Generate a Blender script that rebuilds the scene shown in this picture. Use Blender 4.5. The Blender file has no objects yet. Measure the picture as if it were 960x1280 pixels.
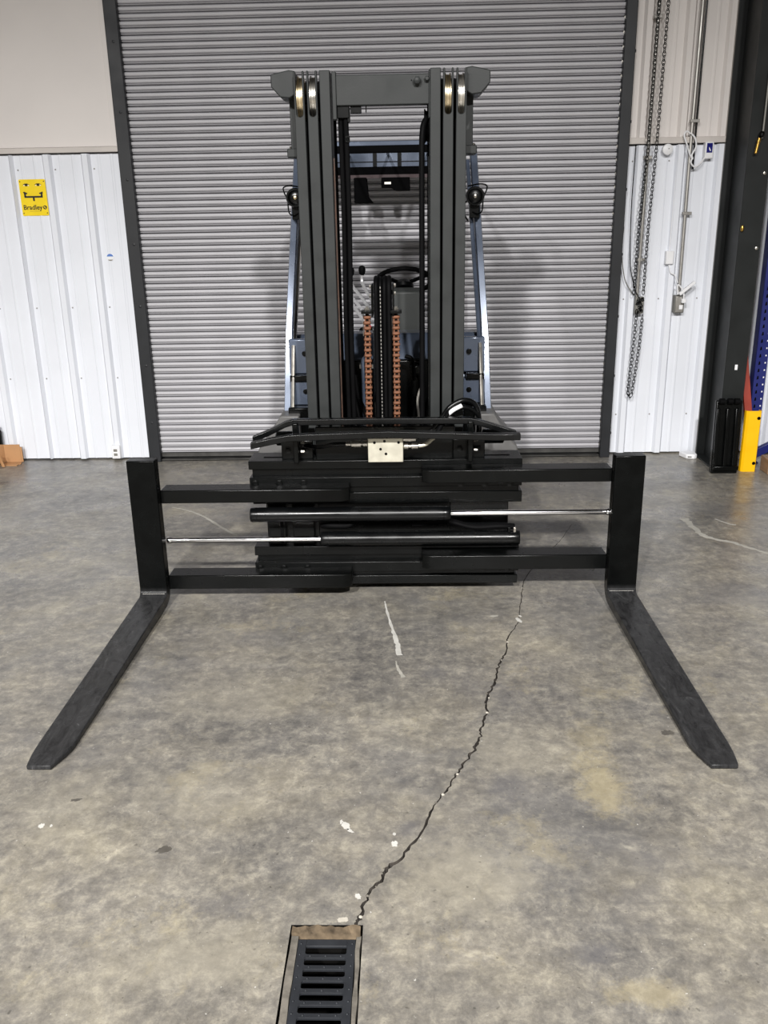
import bpy, bmesh, math, random
from mathutils import Vector, Matrix
from mathutils.geometry import delaunay_2d_cdt
random.seed(7)
PI = math.pi
SC = bpy.context.scene
COL = SC.collection

# ------------------------------------------------------------------ camera
cam_d = bpy.data.cameras.new('camera'); cam = bpy.data.objects.new('camera', cam_d); COL.objects.link(cam)
cam_d.sensor_fit = 'VERTICAL'; cam_d.sensor_height = 36.0; cam_d.lens = 31.119
cam_d.clip_start = 0.05; cam_d.clip_end = 60
Wc = ((0.99960596, -0.00916822, -0.02653046), (0.02229822, -0.31474793, 0.94891334), (-0.01705026, -0.94913102, -0.31441947))
cam.matrix_world = Matrix(((Wc[0][0], -Wc[0][1], -Wc[0][2], 0.0), (Wc[1][0], -Wc[1][1], -Wc[1][2], 0.0), (Wc[2][0], -Wc[2][1], -Wc[2][2], 1.70), (0, 0, 0, 1)))
SC.camera = cam
# ------------------------------------------------------------------ world, exposure
w = bpy.data.worlds.new('world'); SC.world = w; w.use_nodes = True
w.node_tree.nodes['Background'].inputs[0].default_value = (0.8, 0.85, 0.9, 1)
w.node_tree.nodes['Background'].inputs[1].default_value = 0.02
SC.view_settings.view_transform = 'Standard'; SC.view_settings.look = 'None'
SC.view_settings.exposure = 0.74; SC.view_settings.gamma = 1.0
# high bay lamps of the hall: (x, y, z, watts)
LAMPS = [(-1.75, -3.9, 5.6, 780), (-3.9, -4.1, 5.6, 400), (1.25, -4.0, 5.6, 860)]
LAMP_COLOR = (1.0, 0.982, 0.96)

# ------------------------------------------------------------------ helpers
def lin(c):
    return tuple((x / 12.92 if x <= 0.04045 else ((x + 0.055) / 1.055) ** 2.4) for x in c)
def S(r, g, b):
    return lin((r / 255, g / 255, b / 255))
MATS = {}
def mat(name, color, rough=0.5, metal=0.0, var=0.12, scale=8.0, bump=0.0, bscale=60.0, coat=0.0, stretch=(1, 1, 1), rvar=0.1, spec=0.5):
    if name in MATS: return MATS[name]
    m = bpy.data.materials.new(name); m.use_nodes = True; MATS[name] = m
    nt = m.node_tree; b = nt.nodes['Principled BSDF']
    tc = nt.nodes.new('ShaderNodeTexCoord'); mp = nt.nodes.new('ShaderNodeMapping'); mp.inputs['Scale'].default_value = stretch
    nt.links.new(tc.outputs['Object'], mp.inputs['Vector'])
    n = nt.nodes.new('ShaderNodeTexNoise'); n.inputs['Scale'].default_value = scale; n.inputs['Detail'].default_value = 5
    nt.links.new(mp.outputs[0], n.inputs['Vector'])
    r = nt.nodes.new('ShaderNodeValToRGB'); r.color_ramp.elements[0].position = 0.3; r.color_ramp.elements[1].position = 0.72
    r.color_ramp.elements[0].color = tuple(max(0, c * (1 - var)) for c in color) + (1,)
    r.color_ramp.elements[1].color = tuple(min(1, c * (1 + var)) for c in color) + (1,)
    nt.links.new(n.outputs['Fac'], r.inputs[0]); nt.links.new(r.outputs[0], b.inputs['Base Color'])
    mr = nt.nodes.new('ShaderNodeMapRange'); mr.inputs['From Min'].default_value = 0.25; mr.inputs['From Max'].default_value = 0.75
    mr.inputs['To Min'].default_value = max(0.02, rough - rvar); mr.inputs['To Max'].default_value = min(1, rough + rvar)
    nt.links.new(n.outputs['Fac'], mr.inputs['Value']); nt.links.new(mr.outputs[0], b.inputs['Roughness'])
    b.inputs['Metallic'].default_value = metal
    b.inputs['Coat Weight'].default_value = coat; b.inputs['Coat Roughness'].default_value = 0.15
    b.inputs['Specular IOR Level'].default_value = spec
    if bump:
        n2 = nt.nodes.new('ShaderNodeTexNoise'); n2.inputs['Scale'].default_value = bscale; n2.inputs['Detail'].default_value = 3
        nt.links.new(mp.outputs[0], n2.inputs['Vector'])
        bp = nt.nodes.new('ShaderNodeBump'); bp.inputs['Strength'].default_value = bump; bp.inputs['Distance'].default_value = 0.003
        nt.links.new(n2.outputs['Fac'], bp.inputs['Height']); nt.links.new(bp.outputs[0], b.inputs['Normal'])
    return m

ORG = {}
def org(o): return ORG.get(o.name, Vector((0, 0, 0)))
def tag(o, label=None, cat=None, group=None, kind=None):
    if label: o['label'] = label
    if cat: o['category'] = cat
    if group: o['group'] = group
    if kind: o['kind'] = kind
    return o
def empty(name, loc, label=None, cat=None, group=None, kind=None):
    o = bpy.data.objects.new(name, None); COL.objects.link(o); o.location = loc; o.empty_display_size = 0.1
    ORG[o.name] = Vector(loc); return tag(o, label, cat, group, kind)
def frame_for(d):
    d = d.normalized(); a = Vector((0, 0, 1)) if abs(d.z) < 0.9 else Vector((1, 0, 0))
    u = d.cross(a).normalized(); return u, d.cross(u).normalized()
class MB:
    def __init__(s): s.v = []; s.f = []
    def add(s, vs, fs):
        k = len(s.v); s.v += [tuple(p) for p in vs]; s.f += [tuple(i + k for i in q) for q in fs]; return s
    def box(s, x0, x1, y0, y1, z0, z1):
        return s.add([(x0, y0, z0), (x1, y0, z0), (x1, y1, z0), (x0, y1, z0), (x0, y0, z1), (x1, y0, z1), (x1, y1, z1), (x0, y1, z1)],
                     [(3, 2, 1, 0), (4, 5, 6, 7), (0, 1, 5, 4), (1, 2, 6, 5), (2, 3, 7, 6), (3, 0, 4, 7)])
    def bar(s, a, b, w, h, up=(0, 0, 1)):          # rectangular bar from a to b; h measured along up
        a = Vector(a); b = Vector(b); d = (b - a).normalized(); u = Vector(up); sd = d.cross(u).normalized(); u = sd.cross(d)
        q = []
        for p in (a, b):
            for i, j in ((-1, -1), (1, -1), (1, 1), (-1, 1)): q.append(p + sd * (i * w / 2) + u * (j * h / 2))
        return s.add(q, [(0, 1, 2, 3), (7, 6, 5, 4), (0, 4, 5, 1), (1, 5, 6, 2), (2, 6, 7, 3), (3, 7, 4, 0)])
    def sweep(s, pts, poly, side):                  # sweep 2-D poly (side, up) along pts; 'side' fixes the first axis
        pts = [Vector(p) for p in pts]; n = len(poly); vs = []; sd = Vector(side).normalized()
        for i, p in enumerate(pts):
            a = pts[max(0, i - 1)]; b = pts[min(len(pts) - 1, i + 1)]; d = (b - a).normalized()
            up = d.cross(sd).normalized()
            for x, y in poly: vs.append(p + sd * x + up * y)
        fs = [(i * n + j, i * n + (j + 1) % n, (i + 1) * n + (j + 1) % n, (i + 1) * n + j) for i in range(len(pts) - 1) for j in range(n)]
        fs += [tuple(range(n))[::-1], tuple((len(pts) - 1) * n + j for j in range(n))]
        return s.add(vs, fs)
    def tube(s, pts, r, n=10, closed=False):
        pts = [Vector(p) for p in pts]; m = len(pts); vs = []; pu = None
        for i, p in enumerate(pts):
            if closed: d = pts[(i + 1) % m] - pts[i - 1]
            else: d = pts[min(m - 1, i + 1)] - pts[max(0, i - 1)]
            if d.length < 1e-9: d = Vector((0, 0, 1))
            d.normalize()
            if pu is None: u, v = frame_for(d)
            else:
                u = pu - d * pu.dot(d)
                if u.length < 1e-5: u, _ = frame_for(d)
                u.normalize(); v = d.cross(u)
            pu = u
            rr = r[i] if isinstance(r, (list, tuple)) else r
            for k in range(n):
                t = 2 * PI * k / n; vs.append(p + u * (rr * math.cos(t)) + v * (rr * math.sin(t)))
        fs = []
        for i in range(m if closed else m - 1):
            for k in range(n):
                a = i * n; b = ((i + 1) % m) * n; fs.append((a + k, a + (k + 1) % n, b + (k + 1) % n, b + k))
        if not closed: fs += [tuple(range(n))[::-1], tuple((m - 1) * n + k for k in range(n))]
        return s.add(vs, fs)
    def lathe(s, c, axis, prof, n=20):              # prof: [(h, r)] along axis from c
        d = Vector(axis).normalized(); u, v = frame_for(d); c = Vector(c); vs = []; m = len(prof)
        for h, r in prof:
            for k in range(n):
                t = 2 * PI * k / n; vs.append(c + d * h + u * (max(r, 1e-5) * math.cos(t)) + v * (max(r, 1e-5) * math.sin(t)))
        fs = [(i * n + k, i * n + (k + 1) % n, (i + 1) * n + (k + 1) % n, (i + 1) * n + k) for i in range(m - 1) for k in range(n)]
        fs += [tuple(range(n))[::-1], tuple((m - 1) * n + k for k in range(n))]
        return s.add(vs, fs)
    def prism(s, poly, axis, a, b):                 # polygon in the two other axes (in x,y,z order), extruded along axis
        n = len(poly); vs = []
        for t in (a, b):
            for p, q in poly:
                vs.append({'x': (t, p, q), 'y': (p, t, q), 'z': (p, q, t)}[axis])
        fs = [tuple(range(n))[::-1], tuple(range(n, 2 * n))] + [(i, (i + 1) % n, n + (i + 1) % n, n + i) for i in range(n)]
        return s.add(vs, fs)
    def mesh(s, name, m, off=Vector((0, 0, 0)), smooth=True, ang=35):
        me = bpy.data.meshes.new(name); me.from_pydata([(x - off.x, y - off.y, z - off.z) for x, y, z in s.v], [], s.f)
        bm = bmesh.new(); bm.from_mesh(me); bmesh.ops.recalc_face_normals(bm, faces=bm.faces); bm.to_mesh(me); bm.free()
        if m: me.materials.append(m)
        if smooth:
            me.polygons.foreach_set('use_smooth', [True] * len(me.polygons)); me.set_sharp_from_angle(angle=math.radians(ang))
        me.update(); return me
    def build(s, name, m, parent=None, bevel=0.0, loc=None, smooth=True, ang=35):
        off = Vector(loc) if loc is not None else (org(parent) if parent else Vector((0, 0, 0)))
        o = bpy.data.objects.new(name, s.mesh(name, m, off, smooth, ang)); COL.objects.link(o)
        if parent: o.parent = parent; o.location = off - org(parent)
        else: o.location = off
        ORG[o.name] = off
        if bevel:
            md = o.modifiers.new('bevel', 'BEVEL'); md.width = bevel; md.segments = 2; md.limit_method = 'ANGLE'; md.angle_limit = math.radians(40); md.harden_normals = False
        return o
def inst(src, name, loc, parent=None, rot=None):
    o = bpy.data.objects.new(name, src.data if hasattr(src, 'data') else src); COL.objects.link(o)
    if parent: o.parent = parent; o.location = Vector(loc) - org(parent)
    else: o.location = loc
    if rot: o.rotation_euler = rot
    ORG[o.name] = Vector(loc); return o
def B(x0, x1, y0, y1, z0, z1): return MB().box(min(x0, x1), max(x0, x1), min(y0, y1), max(y0, y1), min(z0, z1), max(z0, z1))
def bez(pts, n=24):                                 # Catmull-Rom through pts
    P = [Vector(p) for p in pts]; P = [P[0] * 2 - P[1]] + P + [P[-1] * 2 - P[-2]]; out = []
    for i in range(1, len(P) - 2):
        for k in range(n):
            t = k / n; a, b, c, d = P[i - 1], P[i], P[i + 1], P[i + 2]
            out.append(0.5 * ((2 * b) + (c - a) * t + (2 * a - 5 * b + 4 * c - d) * t * t + (3 * b - a - 3 * c + d) * t ** 3))
    out.append(P[-2]); return out

# ------------------------------------------------------------------ materials
M_wall = mat('white_sheet_metal', S(228, 231, 238), 0.45, 0, 0.03, 2.5, rvar=0.05)
M_wallw = mat('upper_sheet_falloff', S(226, 220, 216), 0.5, 0, 0.03, 2.5, rvar=0.05)  # warmer, darker white carries the light falloff on the upper wall
M_flash = mat('flashing', S(205, 198, 192), 0.5, 0, 0.06, 6)
M_slat = mat('door_slat_grey', S(192, 191, 195), 0.36, 0.0, 0.06, 3, stretch=(1, 1, 6), rvar=0.06)
M_jamb = mat('jamb_paint', S(26, 28, 32), 0.5, 0, 0.15, 6)
M_bbar = mat('door_bottom_bar', S(78, 77, 75), 0.5, 0.3, 0.3, 12)
M_mast = mat('mast_black_paint', S(44, 46, 46), 0.48, 0, 0.14, 9, bump=0.05, bscale=120, spec=0.22)
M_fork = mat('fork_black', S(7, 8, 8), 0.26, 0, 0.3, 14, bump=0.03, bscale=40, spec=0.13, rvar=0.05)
def scuffed_toplit_fork(m):  # blade scuffs, plus light from above painted in as a paler low tone
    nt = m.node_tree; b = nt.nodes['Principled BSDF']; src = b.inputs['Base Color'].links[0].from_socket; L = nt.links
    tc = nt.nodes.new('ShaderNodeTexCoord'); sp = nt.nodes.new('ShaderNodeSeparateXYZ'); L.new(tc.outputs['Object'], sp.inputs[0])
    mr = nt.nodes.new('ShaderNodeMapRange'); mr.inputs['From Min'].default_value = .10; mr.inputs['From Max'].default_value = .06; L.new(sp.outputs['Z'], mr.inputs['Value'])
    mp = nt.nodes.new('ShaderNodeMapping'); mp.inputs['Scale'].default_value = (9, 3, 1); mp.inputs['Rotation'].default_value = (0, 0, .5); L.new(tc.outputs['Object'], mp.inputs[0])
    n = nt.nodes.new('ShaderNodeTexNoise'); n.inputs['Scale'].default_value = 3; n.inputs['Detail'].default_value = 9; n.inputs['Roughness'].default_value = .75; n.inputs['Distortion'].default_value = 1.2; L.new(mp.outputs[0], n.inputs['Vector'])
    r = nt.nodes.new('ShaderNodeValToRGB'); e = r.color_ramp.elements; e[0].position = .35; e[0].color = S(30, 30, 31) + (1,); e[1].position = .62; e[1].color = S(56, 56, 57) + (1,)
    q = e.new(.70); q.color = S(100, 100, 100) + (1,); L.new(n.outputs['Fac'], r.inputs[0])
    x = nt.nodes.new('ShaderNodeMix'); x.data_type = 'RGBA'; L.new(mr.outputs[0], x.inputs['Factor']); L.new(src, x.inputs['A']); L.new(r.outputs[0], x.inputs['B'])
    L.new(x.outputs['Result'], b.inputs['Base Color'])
M_blk = mat('satin_black', S(6, 7, 7), 0.25, 0, 0.15, 12, spec=0.22, rvar=0.04)
M_gls = mat('gloss_black', S(8, 9, 10), 0.27, 0, 0.12, 10, spec=0.35)
M_rub = mat('black_rubber', S(9, 9, 10), 0.6, 0, 0.15, 14, spec=0.06)
M_fend = mat('fender_grey', S(92, 91, 90), 0.5, 0, 0.12, 8)
M_matt = mat('matt_black', S(10, 10, 11), 0.8, 0, 0.1, 10, spec=0.02)
M_chr = mat('chrome', (0.82, 0.82, 0.83), 0.1, 1.0, 0.03, 10, rvar=0.03)
M_lev = mat('lever_plating', (0.72, 0.72, 0.74), 0.3, 0.5, 0.04, 10)
M_stl = mat('worn_steel', S(196, 192, 184), 0.32, 1.0, 0.16, 16)
M_brs = mat('worn_brass_steel', S(206, 190, 158), 0.34, 1.0, 0.16, 16)
M_alu = mat('aluminium_block', S(206, 202, 186), 0.42, 0.55, 0.06, 30)
M_rust = mat('rusty_chain', S(100, 62, 40), 0.6, 0.15, 0.6, 40, bump=0.2, bscale=160)
M_blue = mat('blue_grey_paint', S(88, 98, 116), 0.26, 0.25, 0.15, 5, coat=0.3)
M_dash = mat('dash_plastic', S(62, 65, 64), 0.5, 0, 0.08, 8)
M_red = mat('red_button', S(196, 40, 60), 0.4)
M_maroon = mat('maroon_strip', S(46, 16, 22), 0.5)
M_yel = mat('safety_yellow', S(250, 190, 10), 0.34, 0, 0.06, 9)
M_signy = mat('sign_yellow', S(248, 216, 16), 0.35, 0, 0.05, 12)
M_ink = mat('sign_ink', S(24, 26, 16), 0.5)
M_wht = mat('white_plastic', S(236, 236, 238), 0.4, 0, 0.03)
M_zinc = mat('galvanised', S(168, 165, 160), 0.4, 0.6, 0.1, 20)
M_gbox = mat('grey_box', S(128, 126, 120), 0.5, 0.2, 0.1)
M_col = mat('column_paint', S(33, 35, 35), 0.45, 0, 0.14, 5, spec=0.25)
M_rack = mat('rack_blue', S(28, 36, 104), 0.4, 0, 0.08, 6)
M_redp = mat('red_oxide', S(150, 58, 44), 0.5, 0, 0.12, 8)
M_card = mat('cardboard', S(184, 140, 98), 0.8, 0, 0.06, 12)
M_wood = mat('rough_wood', S(150, 124, 100), 0.75, 0, 0.22, 9, stretch=(6, 1, 6))
M_oldw = mat('old_timber_edge', S(100, 86, 68), 0.8, 0, 0.6, 30, bump=0.5, bscale=60)
M_conc = mat('kerb_concrete', S(104, 99, 91), 0.8, 0, 0.35, 25, bump=0.5, bscale=80)
M_grate = mat('grate_cast', S(46, 48, 52), 0.42, 0.2, 0.15, 20, spec=0.4)
M_pit = mat('pit_dark', S(12, 11, 10), 0.9, 0, 0.3, 10, spec=0.1)
M_crack = mat('crack_dark', S(52, 47, 42), 0.85, 0, 0.5, 40, bump=0.5, bscale=120)
M_chip = mat('chip_pale', S(182, 176, 164), 0.7, 0, 0.12, 40)
M_brass = mat('brass', S(208, 166, 84), 0.3, 1.0, 0.1)
M_roomw = mat('hall_wall', S(84, 83, 82), 0.7, 0, 0.05, 2)
M_ceil = mat('hall_ceiling', S(66, 66, 66), 0.8, 0, 0.05, 2)
M_sblue = mat('sticker_blue', S(90, 130, 200), 0.4)
M_scr = mat('screen_blue', S(20, 24, 110), 0.25)

def emis(name, c, s):
    m = bpy.data.materials.new(name); m.use_nodes = True; b = m.node_tree.nodes['Principled BSDF']
    b.inputs['Base Color'].default_value = c + (1,); b.inputs['Emission Color'].default_value = c + (1,); b.inputs['Emission Strength'].default_value = s
    return m

def floor_material():
    m = bpy.data.materials.new('polished_concrete'); m.use_nodes = True; nt = m.node_tree; b = nt.nodes['Principled BSDF']; L = nt.links
    tc = nt.nodes.new('ShaderNodeTexCoord')
    def noise(scale, det, rough=0.55, dist=0.0, st=(1, 1, 1), off=(0, 0, 0)):
        mp = nt.nodes.new('ShaderNodeMapping'); mp.inputs['Scale'].default_value = st; mp.inputs['Location'].default_value = off
        L.new(tc.outputs['Object'], mp.inputs['Vector'])
        n = nt.nodes.new('ShaderNodeTexNoise'); n.inputs['Scale'].default_value = scale; n.inputs['Detail'].default_value = det
        n.inputs['Roughness'].default_value = rough; n.inputs['Distortion'].default_value = dist
        L.new(mp.outputs[0], n.inputs['Vector']); return n.outputs['Fac']
    def ramp(f, stops):
        r = nt.nodes.new('ShaderNodeValToRGB'); e = r.color_ramp.elements
        while len(e) < len(stops): e.new(0.5)
        for q, (p, c) in zip(e, stops): q.position = p; q.color = c + (1,) if len(c) == 3 else c
        L.new(f, r.inputs[0]); return r.outputs[0]
    def mix(f, a, c, mode='MIX'):
        x = nt.nodes.new('ShaderNodeMix'); x.data_type = 'RGBA'; x.blend_type = mode
        if isinstance(f, float): x.inputs['Factor'].default_value = f
        else: L.new(f, x.inputs['Factor'])
        L.new(a, x.inputs['A']) if not isinstance(a, tuple) else setattr(x.inputs['A'], 'default_value', a + (1,))
        L.new(c, x.inputs['B']) if not isinstance(c, tuple) else setattr(x.inputs['B'], 'default_value', c + (1,))
        return x.outputs['Result']
    g = lambda v: (v, v, v)
    grain = noise(38, 10, 0.8, 0.2)
    def blend(f1, f2, a):                           # f1 + a * (f2 - .5)
        m1 = nt.nodes.new('ShaderNodeMath'); m1.operation = 'MULTIPLY_ADD'; L.new(f2, m1.inputs[0]); m1.inputs[1].default_value = a
        m0 = nt.nodes.new('ShaderNodeMath'); m0.operation = 'SUBTRACT'; L.new(f1, m0.inputs[0]); m0.inputs[1].default_value = a * .5; L.new(m0.outputs[0], m1.inputs[2]); return m1.outputs[0]
    base = ramp(blend(noise(1.7, 10, 0.68, 0.25), grain, .22), [(0.32, S(104, 102, 101)), (0.44, S(132, 128, 122)), (0.54, S(154, 147, 134)), (0.66, S(188, 178, 154))])
    fine = ramp(noise(18, 12, 0.82, 0.2), [(0.36, S(78, 76, 75)), (0.5, S(148, 142, 132)), (0.64, S(216, 207, 186))])
    c = mix(0.5, base, fine)
    cool = ramp(blend(noise(1.1, 8, 0.66, 0.3, off=(3.1, 7.7, 0)), grain, .2), [(0.54, g(0)), (0.63, g(1))])
    c = mix(mix(0.4, g(0.0), cool), c, S(126, 124, 123))
    yel = ramp(blend(noise(2.2, 12, 0.76, 0.2, off=(11.3, 2.2, 0)), grain, .3), [(0.57, g(0)), (0.66, g(1))])
    c = mix(mix(0.32, g(0.0), yel), c, S(198, 184, 148))
    sw = ramp(noise(3.0, 8, 0.7, 0.8, st=(0.8, 1.3, 1), off=(5, 1, 0)), [(0.36, g(0.80)), (0.62, g(1.08))])
    c = mix(1.0, c, sw, 'MULTIPLY')
    # worn and stained patches with a place of their own on this floor
    def patch(x, y, rx, ry, col, amt):
        nonlocal c
        mp = nt.nodes.new('ShaderNodeMapping'); mp.vector_type = 'POINT'; mp.inputs['Scale'].default_value = (1 / rx, 1 / ry, 0); mp.inputs['Location'].default_value = (-x / rx, -y / ry, 0)
        L.new(tc.outputs['Object'], mp.inputs[0]); ln = nt.nodes.new('ShaderNodeVectorMath'); ln.operation = 'LENGTH'; L.new(mp.outputs[0], ln.inputs[0])
        f = blend(ln.outputs['Value'], noise(9, 10, .75, .3, off=(x, y, 0)), 2.6)
        c = mix(mix(amt * .62, g(0.0), ramp(blend(f, grain, 1.4), [(0.3, g(1)), (0.95, g(0))])), c, col)
    Y_ = S(204, 188, 146); P_ = S(190, 181, 160); D_ = S(112, 110, 112)
    for a in ((.60, 2.40, .10, .20, Y_, .75), (.63, 2.66, .09, .12, Y_, .45), (.53, 1.60, .10, .06, Y_, .6), (.17, 1.98, .26, .22, P_, .7), (.34, 2.56, .20, .2, P_, .5), (-.66, 2.35, .3, .2, P_, .5), (-1.1, 2.27, .2, .2, P_, .4), (-.53, 1.69, .3, .14, P_, .55), (-.64, 2.94, .35, .2, P_, .4),
              (.44, 1.716, .09, .05, D_, .8), (.32, 2.37, .10, .12, D_, .65), (.70, 2.03, .16, .08, D_, .5), (.24, 2.99, .10, .12, D_, .5), (.09, 3.12, .06, .09, D_, .7), (-.49, 1.87, .14, .06, D_, .55), (.60, 1.90, .12, .06, D_, .45), (.38, 2.93, .10, .16, D_, .5), (-.007, 2.17, .05, .05, D_, .7)): patch(*a)
    pale = ramp(noise(7, 12, 0.8, 0.4, off=(1.3, 9.2, 0)), [(0.62, g(0)), (0.70, g(1))])
    c = mix(mix(0.5, g(0.0), pale), c, S(214, 206, 186))
    spk = ramp(noise(80, 2, 0.5, 0), [(0.73, g(0)), (0.77, g(1))])
    c = mix(mix(0.7, g(0.0), spk), c, S(236, 232, 222))
    dsp = ramp(noise(55, 2, 0.5, 0, off=(4, 4, 0)), [(0.25, g(0.6)), (0.32, g(1))])
    c = mix(1.0, c, dsp, 'MULTIPLY')
    # oil stains: a few dark blotches
    st = ramp(noise(2.1, 4, 0.5, 0.2, off=(8.4, 3.3, 0)), [(0.70, g(1)), (0.76, g(0.62))])
    c = mix(1.0, c, st, 'MULTIPLY')
    c = mix(1.0, c, (0.735, 0.745, 0.765), 'MULTIPLY')
    L.new(c, b.inputs['Base Color'])
    rr = ramp(noise(3.5, 6, 0.6, 0.4, off=(2, 6, 0)), [(0.35, g(0.24)), (0.65, g(0.40))])
    L.new(rr, b.inputs['Roughness']); b.inputs['Specular IOR Level'].default_value = 0.5
    bp = nt.nodes.new('ShaderNodeBump'); bp.inputs['Strength'].default_value = 0.12; bp.inputs['Distance'].default_value = 0.002
    L.new(noise(40, 4, 0.6), bp.inputs['Height']); L.new(bp.outputs[0], b.inputs['Normal'])
    return m
scuffed_toplit_fork(M_fork)
M_floor = floor_material()

# ================================================================== SETTING
# ------------------------------------------------------------------ floor with drain pit and crack cut into it
DX0, DX1, DY0, DY1 = -0.305, -0.122, 0.55, 1.800
CR = [(-0.141, 1.8, 0.011), (-0.134, 1.828, 0.012), (-0.114, 1.902, 0.01), (-0.079, 1.968, 0.011), (-0.052, 2.021, 0.013), (-0.007, 2.083, 0.009), (0.045, 2.195, 0.008), (0.079, 2.297, 0.007), (0.119, 2.369, 0.007), (0.157, 2.454, 0.008), (0.193, 2.53, 0.008), (0.228, 2.604, 0.012), (0.246, 2.663, 0.007), (0.253, 2.714, 0.009), (0.277, 2.803, 0.009), (0.284, 2.875, 0.01), (0.303, 2.962, 0.01), (0.329, 3.04, 0.009), (0.35, 3.129, 0.01), (0.371, 3.216, 0.008), (0.398, 3.285, 0.007), (0.417, 3.394, 0.007), (0.451, 3.486, 0.005), (0.487, 3.581, 0.004), (0.505, 3.699, 0.004), (0.529, 3.806, 0.004), (0.55, 3.947, 0.004), (0.599, 4.118, 0.004), (0.763, 4.451, 0.003), (0.838, 4.598, 0.003), (0.914, 4.781, 0.0025), (0.954, 4.877, 0.002)]
def crack_outline():
    ctr = bez([(x, y, r) for x, y, r in CR], 6); Lf = []; Rt = []
    for i, p in enumerate(ctr):
        a = ctr[max(0, i - 1)]; b = ctr[min(len(ctr) - 1, i + 1)]; d = Vector((b.x - a.x, b.y - a.y)).normalized(); n = Vector((-d.y, d.x))
        j = random.uniform(-0.45, 0.45) * p.z * 1.3
        wl = p.z * random.uniform(0.45, 1.15) * 0.55; wr = p.z * random.uniform(0.45, 1.15) * 0.55
        c = Vector((p.x, p.y)) + n * j * (1 if i > 2 else 0)
        Lf.append(c + n * wl); Rt.append(c - n * wr)
    return Lf, Rt
Lf, Rt = crack_outline()
Lf[0].y = Rt[0].y = DY1 + 0.001
fx0, fx1, fy0, fy1 = -7.0, 7.0, -10.0, 6.62
ptsv = [Vector(p) for p in ((fx0, fy0), (fx1, fy0), (fx1, fy1), (fx0, fy1))]
drain = [Vector(p) for p in ((DX0, DY0), (DX1, DY0), (DX1, DY1), (DX0, DY1))]
crackp = Lf + Rt[::-1]
allp = ptsv + drain + crackp
edges = [(0, 1), (1, 2), (2, 3), (3, 0), (4, 5), (5, 6), (6, 7), (7, 4)] + [(8 + i, 8 + (i + 1) % len(crackp)) for i in range(len(crackp))]
ov, oe, of, *_ = delaunay_2d_cdt(allp, edges, [], 0, 1e-6)
def inpoly(p, poly):
    c = False; n = len(poly); j = n - 1
    for i in range(n):
        if (poly[i].y > p.y) != (poly[j].y > p.y) and p.x < (poly[j].x - poly[i].x) * (p.y - poly[i].y) / (poly[j].y - poly[i].y) + poly[i].x: c = not c
        j = i
    return c
fb = MB(); keep = []; crf = []
for q in of:
    ctr = sum((ov[i] for i in q), Vector((0, 0))) / len(q)
    if DX0 < ctr.x < DX1 and DY0 < ctr.y < DY1: continue
    if inpoly(ctr, crackp): crf.append(tuple(q)); continue
    keep.append(tuple(q))
fb.add([(p.x, p.y, 0) for p in ov], keep)
me = bpy.data.meshes.new('floor'); me.from_pydata(fb.v, [], fb.f); me.materials.append(M_floor)
bm = bmesh.new(); bm.from_mesh(me)
for f_ in bm.faces:
    if f_.normal.z < 0: f_.normal_flip()
bm.to_mesh(me); bm.free()
floor = bpy.data.objects.new('floor', me); COL.objects.link(floor); floor['kind'] = 'structure'
ck = MB(); n = len(Lf)
for i in range(n - 1):                               # the crack: a shallow V-shaped groove below the floor
    a, b_, c_, d_ = Lf[i], Lf[i + 1], Rt[i + 1], Rt[i]; m0 = (a + d_) / 2; m1 = (b_ + c_) / 2
    dz = -0.010 - 0.006 * random.random()
    ck.add([(a.x, a.y, 0), (b_.x, b_.y, 0), (m1.x, m1.y, -.013), (m0.x, m0.y, -.013), (c_.x, c_.y, 0), (d_.x, d_.y, 0)], [(0, 1, 2, 3), (3, 2, 4, 5)])
o = ck.build('floor_crack', M_crack, floor, smooth=False)
for k in range(26):                                  # crumbs lodged along the crack
    t = random.randrange(4, n - 30); p = (Lf[t] + Rt[t]) / 2; r = random.uniform(.0025, .006)
    MBc = MB().lathe((p.x + random.uniform(-.008, .008), p.y, -0.001), (0.2, 0.1, 1), [(0, r), (r * .5, r * .9), (r * .8, r * .3)], 6)
    MBc.build('concrete_crumb', M_chip if k % 3 == 0 else M_conc, floor, smooth=False)
def splat(name, x, y, rx, ry, m, rot=0.0, seed=0, n=22, h=0.0006):
    rnd = random.Random(seed); q = []
    for k in range(n):
        t = 2 * PI * k / n; s_ = rnd.uniform(0.65, 1.1); X = rx * s_ * math.cos(t); Y = ry * s_ * math.sin(t)
        q.append((x + X * math.cos(rot) - Y * math.sin(rot), y + X * math.sin(rot) + Y * math.cos(rot)))
    return MB().prism(q, 'z', 0.0, h).build(name, m, floor, smooth=False)
M_pnt = mat('white_paint_spill', S(196, 194, 188), 0.6, 0, 0.12, 30)
M_scuff = mat('pale_scuff', S(170, 167, 158), 0.6, 0, 0.12, 30)
M_oil = mat('oil_spot', S(88, 84, 78), 0.4, 0, 0.2, 30)
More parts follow.
